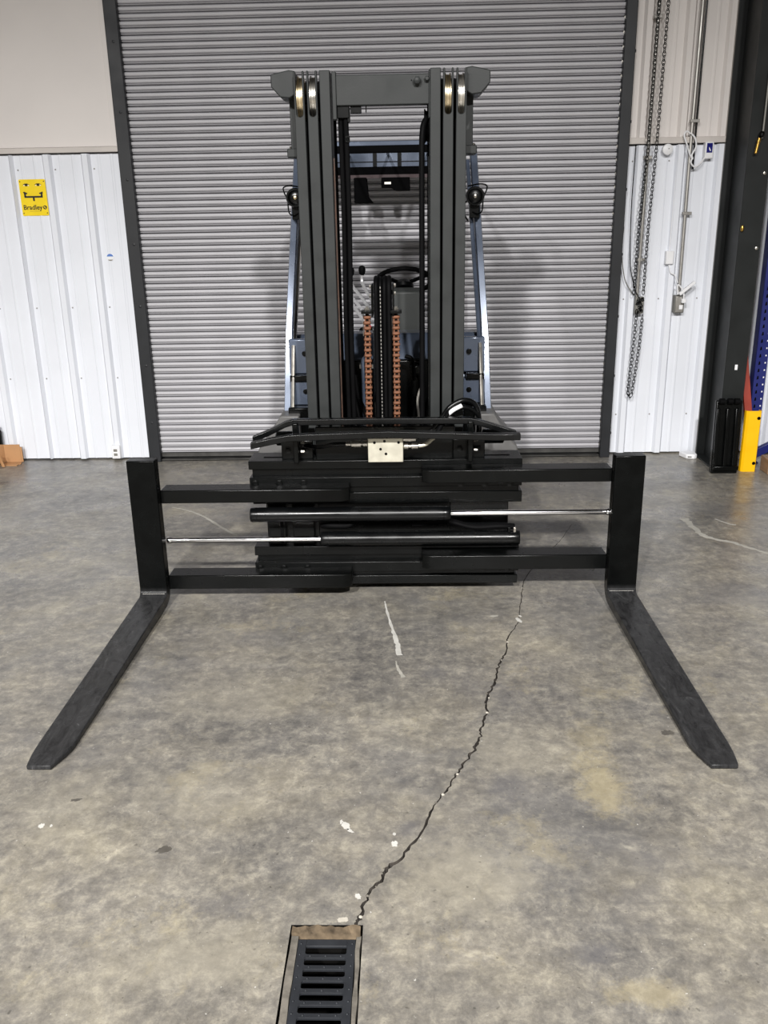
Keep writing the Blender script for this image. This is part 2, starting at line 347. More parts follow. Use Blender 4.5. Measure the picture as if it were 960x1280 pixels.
def streak(name, pts, wd, m, seed=1):
    rnd = random.Random(seed); C = bez([(x, y, 0) for x, y in pts], 7); l = []; r = []
    for i, p in enumerate(C):
        a = C[max(0, i - 1)]; b2 = C[min(len(C) - 1, i + 1)]; d = (b2 - a).normalized(); nn = Vector((-d.y, d.x, 0)); q = i / (len(C) - 1)
        ww = wd[0] * (1 - q) + wd[1] * q
        l.append(p + nn * ww * rnd.uniform(.4, 1)); r.append(p - nn * ww * rnd.uniform(.4, 1))
    mb = MB(); nq = len(C)
    vs = [(p.x, p.y, 0.0006) for p in l] + [(p.x, p.y, 0.0006) for p in r] + [(p.x, p.y, 0) for p in l] + [(p.x, p.y, 0) for p in r]
    fs = []
    for i in range(nq - 1):
        fs += [(i, i + 1, nq + i + 1, nq + i), (i, 2 * nq + i, 2 * nq + i + 1, i + 1), (nq + i, nq + i + 1, 3 * nq + i + 1, 3 * nq + i)]
    mb.add(vs, fs); return mb.build(name, m, floor, smooth=False)
streak('white_paint_drip', [(-0.11, 3.80), (-0.097, 3.682), (-0.072, 3.516), (-0.05, 3.377), (-0.038, 3.26)], (.004, .015), M_pnt, 2)
streak('white_paint_drip', [(-0.052, 3.21), (-0.045, 3.153), (-0.022, 3.075)], (.003, .011), M_scuff, 3)
streak('pale_scuff_line', [(-1.481, 5.266), (-1.364, 5.198), (-1.236, 5.07), (-1.103, 4.89), (-0.973, 4.721)], (.006, .014), M_scuff, 4)
streak('pale_scuff_line', [(1.623, 4.96), (1.625, 4.859), (1.637, 4.695), (1.674, 4.616), (1.76, 4.551), (1.818, 4.475), (1.93, 4.33)], (.03, .012), M_scuff, 5)
streak('pale_scuff_line', [(1.80, 4.945), (1.851, 4.853), (1.882, 4.838)], (.008, .01), M_scuff, 6)
for k, (x, y, rx, ry, m_, rot) in enumerate([(-.191, 2.188, .012, .02, M_pnt, .4), (-.177, 2.165, .006, .014, M_pnt, .9), (-.205, 2.205, .005, .01, M_pnt, 0), (-1.099, 2.187, .010, .012, M_pnt, 0), (-1.07, 2.187, .005, .006, M_pnt, 0),
        (-.046, 2.107, .010, .014, M_pnt, 0), (-.047, 2.15, .005, .007, M_pnt, 0), (.488, 3.59, .012, .03, M_pnt, .3), (.500, 3.63, .006, .012, M_pnt, .3), (.889, 2.68, .026, .018, M_oil, .2),
        (-.704, 2.082, .024, .016, M_oil, .3), (-1.039, 2.31, .02, .007, M_oil, .2), (.385, 3.633, .02, .008, M_scuff, .1), (-.176, 1.818, .016, .010, M_chip, .1), (-.14, 1.90, .008, .012, M_pnt, .5)]):
    splat('floor_spot', x, y, rx, ry, m_, rot, k)

# drain pit
pit = MB(); d = 0.22
pit.add([(DX0, DY0, 0), (DX1, DY0, 0), (DX1, DY1, 0), (DX0, DY1, 0), (DX0, DY0, -d), (DX1, DY0, -d), (DX1, DY1, -d), (DX0, DY1, -d)],
        [(0, 1, 5, 4), (1, 2, 6, 5), (2, 3, 7, 6), (3, 0, 4, 7), (4, 5, 6, 7)])
pit.build('drain_channel', M_pit, floor, smooth=False)
# timber/concrete edging round the grate
def rough_bar(name, x0, x1, y0, y1, z0, z1, m, seed, along='y', nseg=26, jit=.0022):
    rnd = random.Random(seed); vs = []; fs = []
    for i in range(nseg + 1):
        t = i / nseg
        for a, c in ((0, 0), (1, 0), (1, 1), (0, 1)):
            j = [rnd.uniform(-jit, jit) for _ in range(3)]
            if along == 'y': vs.append((x0 + (x1 - x0) * a + j[0], y0 + (y1 - y0) * t, z0 + (z1 - z0) * c + (j[2] if c else 0)))
            else: vs.append((x0 + (x1 - x0) * t, y0 + (y1 - y0) * a + j[1], z0 + (z1 - z0) * c + (j[2] if c else 0)))
    for i in range(nseg):
        for k in range(4): fs.append((i * 4 + k, i * 4 + (k + 1) % 4, i * 4 + 4 + (k + 1) % 4, i * 4 + 4 + k))
    fs += [(3, 2, 1, 0), tuple(nseg * 4 + k for k in range(4))]
    return MB().add(vs, fs).build(name, m, floor, smooth=False)
rough_bar('timber_edging', DX0 + .004, DX1 - .006, 1.768, 1.793, -.04, .004, M_oldw, 1, 'x', 16, .003)
rough_bar('concrete_edging', DX0 + .004, -.283, DY0, 1.764, -.04, -.002, M_conc, 2)
rough_bar('concrete_edging', -.137, DX1 - .004, DY0, 1.764, -.04, -.002, M_conc, 3)
grate = empty('drain_grate', (-.21, 1.15, -.03), 'black slotted drain grate set in the concrete floor', 'drain grate')
gx0, gx1 = -.2815, -.1385
g_ = MB(); g_.box(gx0, gx0 + .021, DY0, 1.757, -.011, -.004); g_.box(gx1 - .021, gx1, DY0, 1.757, -.011, -.004)
g_.box(gx0 + .021, gx1 - .021, 1.735, 1.757, -.011, -.004)
for k in range(31):                                  # small studs on the side rails
    for xx in (gx0 + .008, gx1 - .008): g_.lathe((xx, 1.742 - .034 * k, -.004), (0, 0, 1), [(0, .0032), (.002, .0022), (.003, .0006)], 8)
g_.build('grate_rails', M_grate, grate, bevel=.0025)
bar_src = None
for k in range(34):
    yb = 1.704 - .034 * k
    if bar_src is None:
        mb = MB()
        hb = .0062; fr = .0055; xl_, xr_ = gx0 + .0205, gx1 - .0205; up_ = [(xl_, yb + hb + fr)] + [(xl_ + fr - fr * math.cos(t), yb + hb + fr - fr * math.sin(t)) for t in (.4, .8, 1.2, PI / 2)] + [(xr_ - fr + fr * math.cos(t), yb + hb + fr - fr * math.sin(t)) for t in (PI / 2, 1.2, .8, .4)] + [(xr_, yb + hb + fr)]
        mb.prism(up_ + [(x_, 2 * yb - y_) for x_, y_ in up_[::-1]], 'z', -.011, -.004)
        for xx in (gx0 + .034, gx0 + .0715, gx1 - .034): mb.lathe((xx, yb, -.004), (0, 0, 1), [(0, .0032), (.002, .0022), (.003, .0006)], 8)
        bar_src = mb.build('grate_bar', M_grate, grate, bevel=.0015, loc=(-.21, yb, -.015))
    else:
        o = inst(bar_src, 'grate_bar', (-.21, yb, -.015), grate)
        md = o.modifiers.new('bevel', 'BEVEL'); md.width = .0015; md.segments = 2

# ------------------------------------------------------------------ walls
YW = 6.47
WB = MB(); WB.box(-7, -1.925, YW + .03, YW + .13, 0, 7); WB.box(1.492, 7, YW + .03, YW + .13, 0, 7); WB.box(-1.925, 1.492, YW + .03, YW + .13, 3.6, 7)
wall_back = WB.build('wall_back', M_roomw, smooth=False); wall_back['kind'] = 'structure'
PITCH = .268
def sheet(name, x_right, x_left, z0, z1, m, ribs, y=YW):
    # trapezoid main ribs at 'ribs', two tiny stiffeners between them; closed thin sheet with its back at y+.025
    prof = [(x_left, y)]; xs = sorted(ribs)
    ev = []
    for r_ in xs: ev.append((r_, 'M'))
    for r_ in [xs[0] - PITCH] + xs:
        for q in (1, 2):
            xq = r_ + PITCH * q / 3
            if x_left + .02 < xq < x_right - .02: ev.append((xq, 'm'))
    for x, k in sorted(ev):
        p = [(x - .034, 0), (x - .018, -.028), (x + .018, -.028), (x + .034, 0)] if k == 'M' else [(x - .012, 0), (x - .005, -.0035), (x + .005, -.0035), (x + .012, 0)]
        for px_, dy in p:
            if x_left + 1e-4 < px_ < x_right - 1e-4: prof.append((px_, y + dy))
    prof += [(x_right, y), (x_right, y + .025), (x_left, y + .025)]
    return MB().prism(prof, 'z', z0, z1).build(name, m, wall_back, smooth=False)
M_scrw = M_zinc
def screws(xs, zs, y=YW):
    for x in xs:
        for z in zs:
            MB().lathe((x, y, z), (0, -1, 0), [(0, .006), (.004, .005), (.006, .002)], 6).build('panel_screw', M_scrw, wall_back)
lr = [-1.913 - PITCH * k for k in range(0, 19)]
for k in range(6):
    xr = -1.913 - 3 * PITCH * k - (0.012 if k == 0 else 0); xl = -1.913 - 3 * PITCH * (k + 1)
    sheet('wall_panel', xr, xl, .012, 2.156, M_wall, [r_ for r_ in lr if xl - .01 <= r_ < xr - .04])
screws([-2.13, -2.40, -2.66, -2.93], [2.06, 1.13, .62])
rr_ = [1.592 + PITCH * k for k in range(0, 20)]
xr0 = 1.494
for k in range(6):
    xl = xr0 if k == 0 else 1.592 + .10 + 2 * PITCH + 3 * PITCH * (k - 1) - .134
    xr = 1.592 + .10 + 2 * PITCH + 3 * PITCH * k - .134
    sheet('wall_panel', xr, xl, .012, 2.138, M_wall, [r_ for r_ in rr_ if xl + .03 < r_ < xr - .03])
    sheet('wall_panel', xr, xl, 2.150, 6.9, M_wallw, [r_ for r_ in rr_ if xl + .03 < r_ < xr - .03], YW + .004)
screws([1.545, 1.79, 2.06], [2.04, 1.13, .30])
# flat liner panels above the left ledge
B(-7, -1.986, YW + .002, YW + .028, 2.17, 6.9).build('liner_panel', M_wallw, wall_back, smooth=False)
B(-1.986, -1.928, YW - .006, YW + .028, 2.17, 6.9).build('liner_edge_strip', M_wallw, wall_back, bevel=.002)
B(-7, -1.93, YW + .02, YW + .031, 2.13, 2.17).build('ledge_shade_strip', M_blk, wall_back); B(1.495, 7, YW + .02, YW + .031, 2.12, 2.16).build('ledge_shade_strip', M_blk, wall_back)  # black strips painted in as the shade under the ledges
t1 = MB(); t1.prism([(YW + .02, 2.164), (YW - .040, 2.164), (YW - .040, 2.196), (YW + .02, 2.206)], 'x', -7, -1.927)
o = t1.build('trim_1', M_flash, bevel=.002); o['kind'] = 'structure'
t2 = MB(); t2.prism([(YW + .02, 2.146), (YW - .042, 2.146), (YW - .042, 2.184), (YW + .02, 2.190)], 'x', 1.494, 2.145)
o = t2.build('trim_2', M_flash, bevel=.002); o['kind'] = 'structure'
t3 = MB(); t3.prism([(YW + .02, 2.146), (YW - .042, 2.146), (YW - .042, 2.184), (YW + .02, 2.190)], 'x', 2.36, 7)
o = t3.build('trim_3', M_flash, bevel=.002); o['kind'] = 'structure'
# the rest of the hall
o = B(-7.1, -7, -10, 6.62, 0, 7).build('wall_left', M_roomw, smooth=False); o['kind'] = 'structure'
o = B(7, 7.1, -10, 6.62, 0, 7).build('wall_right', M_roomw, smooth=False); o['kind'] = 'structure'
o = B(-7.1, 7.1, -10.1, -10, 0, 7).build('wall_front', M_roomw, smooth=False); o['kind'] = 'structure'
o = B(-7.1, 7.1, -10.1, 6.62, 7, 7.1).build('ceiling', M_ceil, smooth=False); o['kind'] = 'structure'

# ------------------------------------------------------------------ roller door
YD = 6.42; SP = .0425
door = empty('door_1', (-.21, YD, 0), kind='structure')
SX0, SX1 = -1.846, 1.428
prof = [(.030, .0), (.030, .0042), (-.001, .0048), (-.0060, .0060), (-.0072, .0082), (-.0055, .0102), (.002, .0112), (.006, .0118), (.006, .0142)]   # groove, small bead, groove
for t, y_ in ((0, -.0010), (.04, -.0068), (.12, -.0095), (.3, -.0118), (.5, -.0125), (.7, -.0118), (.84, -.0095), (.94, -.0060), (1, .0)): prof.append((y_, .0146 + .0255 * t))   # the crown
prof += [(.030, .0410), (.030, .0425), (.034, .0425), (.034, 0)]
slat_src = None
for k in range(82):
    z = .058 + SP * k
    if slat_src is None:
        mb = MB().prism([(YD + y_, z + z_) for y_, z_ in prof], 'x', SX0, SX1)
        slat_src = mb.build('slat', M_slat, door, loc=(-.21, YD, z), ang=50)
    else: inst(slat_src, 'slat', (-.21, YD, z), door)
bb = MB(); bb.box(SX0, SX1, YD - .012, YD + .02, .030, .058); bb.box(SX0, SX1, YD - .030, YD + .02, .006, .014); bb.box(SX0, SX1, YD - .014, YD - .004, .052, .060)
bb.build('bottom_bar', M_bbar, door, bevel=.002)
B(SX0, SX1, YD - .02, YD + .02, 0.0, .006).build('bottom_seal', M_rub, door)
for k in range(34):                                  # end locks on every second slat
    MB().box(SX1 - .012, SX1 - .002, YD - .019, YD - .010, .086 + 2 * SP * k, .100 + 2 * SP * k).build('end_lock', M_stl, door)
B(-1.925, -1.838, YD - .055, YD + .05, 0, 3.6).build('door_guide', M_jamb, door, bevel=.004)
B(1.420, 1.492, YD - .055, YD + .05, 0, 3.6).build('door_guide', M_jamb, door, bevel=.004)
for z in [.30 + .42 * k for k in range(7)]:
    MB().lathe((-1.878, YD - .055, z), (0, -1, 0), [(0, .009), (.004, .009), (.006, .004)], 6).build('guide_bolt', M_jamb, door)
    MB().lathe((1.492, YD - .03, z - .12), (1, 0, 0), [(0, .010), (.008, .010), (.009, .004)], 6).build('guide_bolt', M_jamb, door)

# ------------------------------------------------------------------ lamps of the hall
for i, (x, y, z, P) in enumerate(LAMPS):
    L_ = empty('high_bay_lamp', (x, y, z), ['round high bay lamp hung from the hall ceiling', 'round high bay lamp hung from the hall ceiling'][0], 'lamp', 'high bay lamps under the ceiling')
    MB().lathe((x, y, z + .012), (0, 0, 1), [(0, .19), (.03, .20), (.06, .19), (.07, .10), (.14, .09), (.15, .03)], 28).build('housing', M_blk, L_)
    MB().tube([(x, y, z + .16), (x, y, 7.0)], .008, 8).build('hanging_rod', M_zinc, L_)
    ld = bpy.data.lights.new('lamp_light', 'SPOT'); ld.spot_size = math.radians(171); ld.spot_blend = .5; ld.shadow_soft_size = .16; ld.energy = P * 2.2; ld.color = LAMP_COLOR
    lo = bpy.data.objects.new('lamp_light', ld); COL.objects.link(lo); lo.parent = L_; lo.location = (0, 0, -.17)

# ================================================================== FORKLIFT
XC = -.098
FL = empty('forklift', (XC, 4.05, 0), 'black and blue-grey forklift with wide-spread forks parked before the roller door', 'forklift')
def bolt(parent, c, axis, r=.012, h=.010, m=None, name='bolt', n=6):
    MB().lathe(c, axis, [(0, r * 1.35), (h * .2, r * 1.35), (h * .25, r), (h, r), (h * 1.1, r * .7)], n).build(name, m or M_blk, parent)

# ---- mast rails: three nested channels each side, slots with sheaves in the outer two
YM = 4.05; ZT = 2.288
rails = {'in': (.208, .252), 'mid': (.262, .306), 'out': (.317, .361)}
for sgn in (-1, 1):
    for kind, (a, b_) in rails.items():
        x0, x1 = sorted((XC + sgn * a, XC + sgn * b_)); cx = (x0 + x1) / 2
        yf = YM if kind == 'out' else (YM - .004 if kind == 'mid' else YM - .008)
        z0 = .16
        mb = MB()
        if kind == 'in': mb.box(x0, x1, yf, yf + .022, z0, ZT)
        else:
            hw = .0135; zb = 2.112; pl_ = [(x0, z0), (x1, z0), (x1, ZT), (cx + hw, ZT), (cx + hw, zb + hw)]
            for q in range(1, 8):
                t = PI * q / 8; pl_.append((cx + hw * math.cos(t), zb + hw - hw * math.sin(t)))
            pl_ += [(cx - hw, zb + hw), (cx - hw, ZT), (x0, ZT)]
            mb.prism(pl_, 'y', yf, yf + .022)
        wx = x0 + .006 if sgn > 0 else x1 - .006
        mb.box(wx - .006, wx + .006, yf + .022, yf + .15, z0, ZT - (.19 if kind != 'in' else 0))
        mb.box(x0, x1, yf + .13, yf + .15, z0, ZT - (.2 if kind != 'in' else 0))
        rail = mb.build('mast_rail', M_mast, FL, bevel=.003)
        if kind != 'in':
            R = .088; cz = ZT - .008 - R; cy = yf + .006 + R
            sh = MB().lathe((cx - .0125, cy, cz), (1, 0, 0), [(0, R * .55), (0, R), (.004, R), (.0065, R - .006), (.0185, R - .006), (.021, R), (.025, R), (.025, R * .55)], 36)
            sh = sh.build('sheave', M_brs if (kind == 'out' and sgn < 0) or (kind == 'mid' and sgn > 0) else M_stl, rail)
            MB().tube([(cx - .02, cy, cz), (cx + .02, cy, cz)], .02, 12).build('sheave_pin', M_blk, sh)
    # rusted chain strip along the inner rail edge
    xs = XC + sgn * .203
    MB().box(xs - .003, xs + .003, YM + .02, YM + .03, .75, 1.95).build('rail_side_chain', mat('dull_rust', S(72, 50, 38), .6, .2, .4, 30) if sgn < 0 else M_blk, FL)
    # ear bracket and outer channel plate
    X = lambda v: XC + sgn * v
    ear = [(X(.361), 2.296), (X(.385), 2.300), (X(.462), 2.284), (X(.462), 2.236), (X(.425), 2.196), (X(.385), 2.192), (X(.361), 2.205)]
    MB().prism(ear, 'y', 4.10, 4.27).build('tie_bar_bracket', M_mast, FL, bevel=.004)
    B(X(.345), X(.392), 4.17, 4.26, .2, 2.20).build('outer_channel_plate', M_mast, FL, bevel=.003) if False else None
    B(X(.350), X(.398), 4.19, 4.27, 1.99, 2.20).build('channel_plate', M_mast, FL, bevel=.003)
    cl = B(X(.350), X(.414), 4.16, 4.28, 1.962, 1.998).build('clamp_block', M_mast, FL, bevel=.004)
    for dx in (.385, .402): bolt(cl, (X(dx), 4.20, 1.998), (0, 0, 1), .006, .010, M_stl)
for sgn in (-1, 1): B(XC + sgn * .20, XC + sgn * .346, 4.236, 4.246, .2, 2.27).build('mast_gap_filler', M_matt, FL)  # added black sheets block the door's light so rail gaps stay dark
# ---- top cross beam
xb = B(-.292, .112, 4.068, 4.11, 2.154, 2.272).build('mast_crossbeam', M_mast, FL, bevel=.004)
bolt(xb, (.056, 4.068, 2.243), (0, -1, 0), .0155, .028, M_mast)
bolt(xb, (.097, 4.068, 2.250), (0, -1, 0), .010, .02, M_mast)
MB().lathe((.033, 4.068, 2.246), (0, -1, 0), [(0, .003), (.001, .002)], 8).build('weep_hole', M_rub, xb)
B(-.30, -.282, 4.06, 4.10, 2.10, 2.285).build('beam_gusset', M_mast, xb, bevel=.003)
B(.104, .114, 4.06, 4.10, 2.10, 2.285).build('beam_gusset', M_mast, xb, bevel=.003)
m_ = MB(); m_.box(-.283, -.232, 4.08, 4.13, 2.108, 2.156); m_.box(-.240, -.228, 4.085, 4.10, 2.092, 2.15); m_.box(-.226, -.180, 4.085, 4.12, 2.126, 2.156); m_.box(-.162, -.158, 4.09, 4.10, 2.128, 2.156)
m_.build('hose_clamp_bracket', M_blk, xb, bevel=.002)
# lower cross members
B(-.46, .26, 4.2, 4.24, .28, .42).build('mast_crossmember', M_mast, FL, bevel=.004)
# ---- hoses on the mast
for x, r, y in ((-.2715, .0105, 4.11), (-.2475, .0115, 4.105), (-.262, .009, 4.14)):
    MB().tube(bez([(x, y, 2.115), (x + .003, y, 1.7), (x - .002, y, 1.2), (x + .002, y, .72)], 10), r, 10).build('mast_hose', M_rub, FL)
c1 = MB(); c1.box(-.252, -.232, 4.088, 4.10, 2.012, 2.04); c1.lathe((-.240, 4.088, 2.026), (0, -1, 0), [(0, .009), (.004, .008), (.004, .004), (.001, .003)], 12)
c1.build('hose_clamp', M_blk, FL, bevel=.0015)
hp = [(.0735, 4.10, .74), (.0745, 4.10, 1.3), (.0755, 4.10, 1.9), (.079, 4.11, 2.05), (.094, 4.13, 2.10), (.118, 4.16, 2.115)]
MB().tube(bez(hp, 10), .0125, 12).build('mast_hose', M_rub, FL)
MB().lathe((.088, 4.20, 2.08), (1, 0, 0), [(0, .03), (0, .07), (.004, .07), (.008, .062), (.014, .062), (.018, .07), (.022, .07), (.022, .03)], 28).build('hose_pulley', M_rub, FL)
# ---- lift cylinder and central hoses
lc = MB().lathe((XC, 4.19, .2), (0, 0, 1), [(0, .058), (1.02, .058), (1.02, .048), (1.10, .048), (1.10, .03), (1.16, .03)], 24).build('lift_cylinder', M_blk, FL)
for x, r in ((-.131, .0105), (-.112, .0075), (-.094, .0095), (-.0735, .0115)):
    pts = [(x, 4.035, .70), (x, 4.035, 1.0), (x, 4.035, 1.38)] + [(x, 4.035 + .05 * (1 - math.cos(t)), 1.405 + .045 * math.sin(t)) for t in (0.2, .6, 1.0, PI / 2, 2.1, 2.6)] + [(x, 4.135, 1.3), (x, 4.135, 1.0)]
    h = MB().tube(pts, r, 12).build('center_hose', M_rub, FL)
MB().box(-.1195, -.1175, 4.026, 4.029, .72, 1.44).build('hose_print_line', M_zinc, h) if False else None
dsh = MB()
for k in range(42): dsh.box(-.1135, -.1105, 4.0262, 4.0280, .73 + .0165 * k, .739 + .0165 * k)
dsh.build('hose_print', M_zinc, h)
for xg in (-.153, -.0585): B(xg, xg + .0075, 4.02, 4.14, 1.285, 1.425).build('hose_guide_plate', M_blk, FL, bevel=.002)
for x, z in ((-.1535, 1.415), (-.1535, 1.375), (-.051, 1.420), (-.051, 1.385)):
    MB().lathe((x, 4.045, z), (-1 if x < -.1 else 1, 0, 0), [(0, .009), (.007, .009), (.009, .004)], 6).build('guide_bolt', M_stl, FL)
# chain anchors and leaf chains
for xch, xa, xb_ in ((-.1725, -.198, -.150), (-.0435, -.068, -.018)):
    an = B(xa, xb_, 4.00, 4.06, 1.300, 1.314).build('chain_anchor', M_blk, FL, bevel=.002)
    MB().lathe((xch, 4.03, 1.314), (0, 0, 1), [(0, .013), (.008, .013), (.0085, .008), (.016, .007)], 6).build('anchor_nut', M_stl, an)
    MB().tube([(xch - .018, 4.035, 1.20), (xch - .018, 4.035, 1.30)], .002, 6).build('anchor_guard_rod', M_stl, an)
    ch = MB().box(xch - .0080, xch + .0080, 4.030, 4.038, .76, 1.298).build('lift_chain', M_rub, FL)
    src = None
    for k in range(22):
        z = 1.283 - .0243 * k
        if src is None:
            mb = MB().lathe((xch - .0165, 4.028, z), (1, 0, 0), [(0, .005), (.002, .0072), (.006, .0085), (.027, .0085), (.031, .0072), (.033, .005)], 12)
            mb.box(xch - .0125, xch - .0065, 4.022, 4.034, z - .0195, z - .008); mb.box(xch + .0065, xch + .0125, 4.022, 4.034, z - .0195, z - .008)
            src = mb.build('chain_link', M_rust, ch, loc=(xch, 4.028, z))
        else: inst(src, 'chain_link', (xch + random.uniform(-.0008, .0008), 4.028, z), ch)

# ---- truck body
hood = MB(); hood.prism([(4.62, .42), (4.52, .70), (4.55, 1.00), (4.66, 1.135), (4.80, 1.135), (4.86, .90), (4.86, .42)], 'x', -.60, .40)
cowl = hood.build('front_cowl', M_blue, FL, bevel=.012)
dk = MB(); dk.box(-.59, .39, 4.30, 4.56, .18, .60); dk.box(-.42, .22, 4.50, 4.545, .55, 1.02); dk.build('front_frame', M_blk, FL, bevel=.008)
# bands on the cowl beside the mast
for sgn in (-1, 1):
    X = lambda v: XC + sgn * v
    B(X(.40), X(.49), 4.45, 4.53, .925, .955).build('cowl_band', M_blk, FL, bevel=.003)
    B(X(.385), X(.495), 4.50, 4.54, .955, 1.13).build('cowl_panel', M_blue, FL, bevel=.006)
    B(X(.385), X(.495), 4.47, 4.52, .80, .925).build('cowl_panel', M_blue, FL, bevel=.006)
    B(X(.385), X(.50), 4.40, 4.50, .60, .80).build('tilt_bracket', M_blk, FL, bevel=.006)
    for z in (1.06, .87): MB().lathe((X(.415), 4.49 if z > 1 else 4.47, z), (0, -1, 0), [(0, .014), (.006, .013), (.007, .006)], 12).build('panel_bolt', M_blk, FL)
    # fender
    fe = MB().prism([(X(.44), .50), (X(.44), .772), (X(.535), .772), (X(.60), .66), (X(.655), .60), (X(.655), .50)], 'y', 4.34, 4.84)
    fe.build('fender', M_fend, FL, bevel=.008)
    B(X(.42), X(.655), 4.10, 4.40, .645, .655).build('fender_step', M_mast, FL, bevel=.003) if False else None
    # tyres
    for yy, r in ((4.62, .27), (5.80, .22)):
        xa, xb2 = sorted((X(.37), X(.53))); n_ = 36
        ty = MB().lathe((xa, yy, r), (1, 0, 0), [(0, r * .55), (0, r * .93), (.012, r), (xb2 - xa - .012, r), (xb2 - xa, r * .93), (xb2 - xa, r * .55)], n_).build('tyre', M_rub, FL)
        MB().lathe((xa + .02, yy, r), (1, 0, 0), [(0, .03), (0, r * .56), (xb2 - xa - .04, r * .56), (xb2 - xa - .04, .03)], 24).build('rim', M_mast, ty)
B(-.55, .35, 4.84, 6.20, .12, .30).build('chassis', M_blk, FL, bevel=.01)
B(-.60, .40, 4.84, 5.25, .30, .42).build('floor_plate', M_blk, FL, bevel=.008)
cwt = MB(); cwt.prism([(5.25, .30), (5.25, .86), (5.45, .92), (6.00, .92), (6.20, .80), (6.24, .45), (6.16, .22), (5.9, .22)], 'x', -.58, .38); cwt.build('counterweight', M_blue, FL, bevel=.03)
st = MB(); st.box(-.31, .11, 5.28, 5.74, .90, .98); st.box(-.30, .10, 5.66, 5.76, .96, 1.05); st.build('seat', M_rub, FL, bevel=.03)
# overhead guard
for sgn in (-1, 1):
    X = lambda v: XC + sgn * v
    a = Vector((X(.520), 4.46, .60)); k1 = Vector((X(.500), 4.60, 1.15)); b2 = Vector((X(.455), 4.95, 2.03))
    pil = MB().sweep([a, a.lerp(k1, .5), k1, k1.lerp(b2, .5), b2], [(-.014, -.03), (.014, -.03), (.018, -.02), (.018, .02), (.014, .03), (-.014, .03), (-.018, .02), (-.018, -.02)], (1, 0, 0)).build('guard_pillar', M_blue, FL)
    i_ = -sgn * .030
    MB().tube([a + Vector((i_, -.02, .0)), k1 + Vector((i_, -.02, 0)), b2 + Vector((i_, -.02, -.05))], .011, 10).build('pillar_trim', M_blue if sgn > 0 else M_chr, pil)
    MB().tube([(X(.478), 4.42, .80), (X(.47), 4.50, 1.10)], .010, 10).build('tilt_pipe', M_stl, pil)
    rp = [(X(.44), 6.05, .88), (X(.44), 6.08, 1.5), (X(.43), 6.00, 2.02)]
    MB().tube(bez(rp, 6), .024, 12).build('guard_rear_pillar', M_blue, FL)
gd = B(-.56, .365, 4.90, 4.96, 2.024, 2.058).build('guard_front_beam', M_matt, FL, bevel=.004)
B(-.56, .365, 5.97, 6.03, 1.962, 2.012).build('guard_rear_beam', M_matt, FL, bevel=.004)
B(-.54, .345, 5.96, 5.972, 1.943, 1.964).build('guard_rear_strip', M_maroon, FL)
for xx in (-.54, -.345, -.10, .145, .33):
    MB().bar((xx, 4.95, 2.078), (xx, 6.0, 2.078), .02, .010).build('guard_roof_bar', M_blue, FL, bevel=.005)
B(-.55, .355, 5.975, 6.01, 2.008, 2.10).build('guard_rear_panel', M_blue, FL, bevel=.004)
for xx in (-.185, -.03): B(xx - .012, xx + .012, 5.965, 5.976, 2.012, 2.09).build('guard_mullion', M_blk, FL)
B(-.55, .355, 5.970, 5.976, 2.038, 2.043).build('guard_seam', M_blk, FL)
B(-.55, .355, 4.94, 5.02, 2.058, 2.082).build('guard_top_lip', M_blue, FL, bevel=.004)
m_ = MB(); m_.prism([(-.315, 1.945), (-.235, 1.945), (-.225, 1.83), (-.195, 1.795), (-.315, 1.795)], 'y', 5.86, 5.98); m_.build('rear_lamp_box', M_matt, FL, bevel=.006)
m_ = MB(); m_.prism([(-.145, 1.945), (.035, 1.945), (.035, 1.865), (-.05, 1.865), (-.085, 1.885), (-.145, 1.885)], 'y', 5.90, 5.98); rl = m_.build('rear_work_lamp', M_matt, FL, bevel=.004)
MB().box(-.125, -.085, 5.896, 5.901, 1.905, 1.918).build('lamp_lens', M_stl, rl)
# headlights
for sgn, cx, cz in ((-1, -.548, 1.808), (1, .352, 1.800)):
    cy = 4.70
    hl = MB().lathe((cx, cy + .07, cz), (0, -1, 0), [(0, .02), (.01, .035), (.05, .045), (.072, .047), (.078, .044), (.078, .037), (.066, .034)], 28).build('headlight', M_blk, FL)
    le = MB().lathe((cx, cy + .004, cz), (0, -1, 0), [(0, .034), (.003, .030), (.006, .018), (.008, .004)], 24).build('lens', M_gls, hl)
    MB().lathe((cx, cy - .003, cz), (0, -1, 0), [(0, .012), (.006, .009), (.008, .003)], 14).build('bulb', M_brs if sgn < 0 else M_stl, hl)
    e = -1 if sgn < 0 else 1
    gpts = [(cx - e * .035, cy + .02, cz + .048), (cx + e * .02, cy - .005, cz + .056), (cx + e * .055, cy, cz + .050), (cx + e * .058, cy + .01, cz + .03), (cx + e * .042, cy + .01, cz - .01), (cx + e * .036, cy + .01, cz - .07), (cx + e * .015, cy + .02, cz - .085), (cx - e * .01, cy + .03, cz - .075)]
    MB().tube(bez(gpts, 5), .0035, 8).build('lamp_guard', M_blk, hl)
    B(cx - .024, cx + .024, cy + .03, cy + .09, cz - .105, cz - .035).build('lamp_bracket', M_blk, hl, bevel=.004)
    MB().tube(bez([(cx - e * .03, cy + .04, cz - .01), (cx - e * .06, cy + .04, cz - .06), (cx - e * .03, cy + .05, cz - .12)], 8), .004, 8).build('lamp_cable', M_rub, hl)
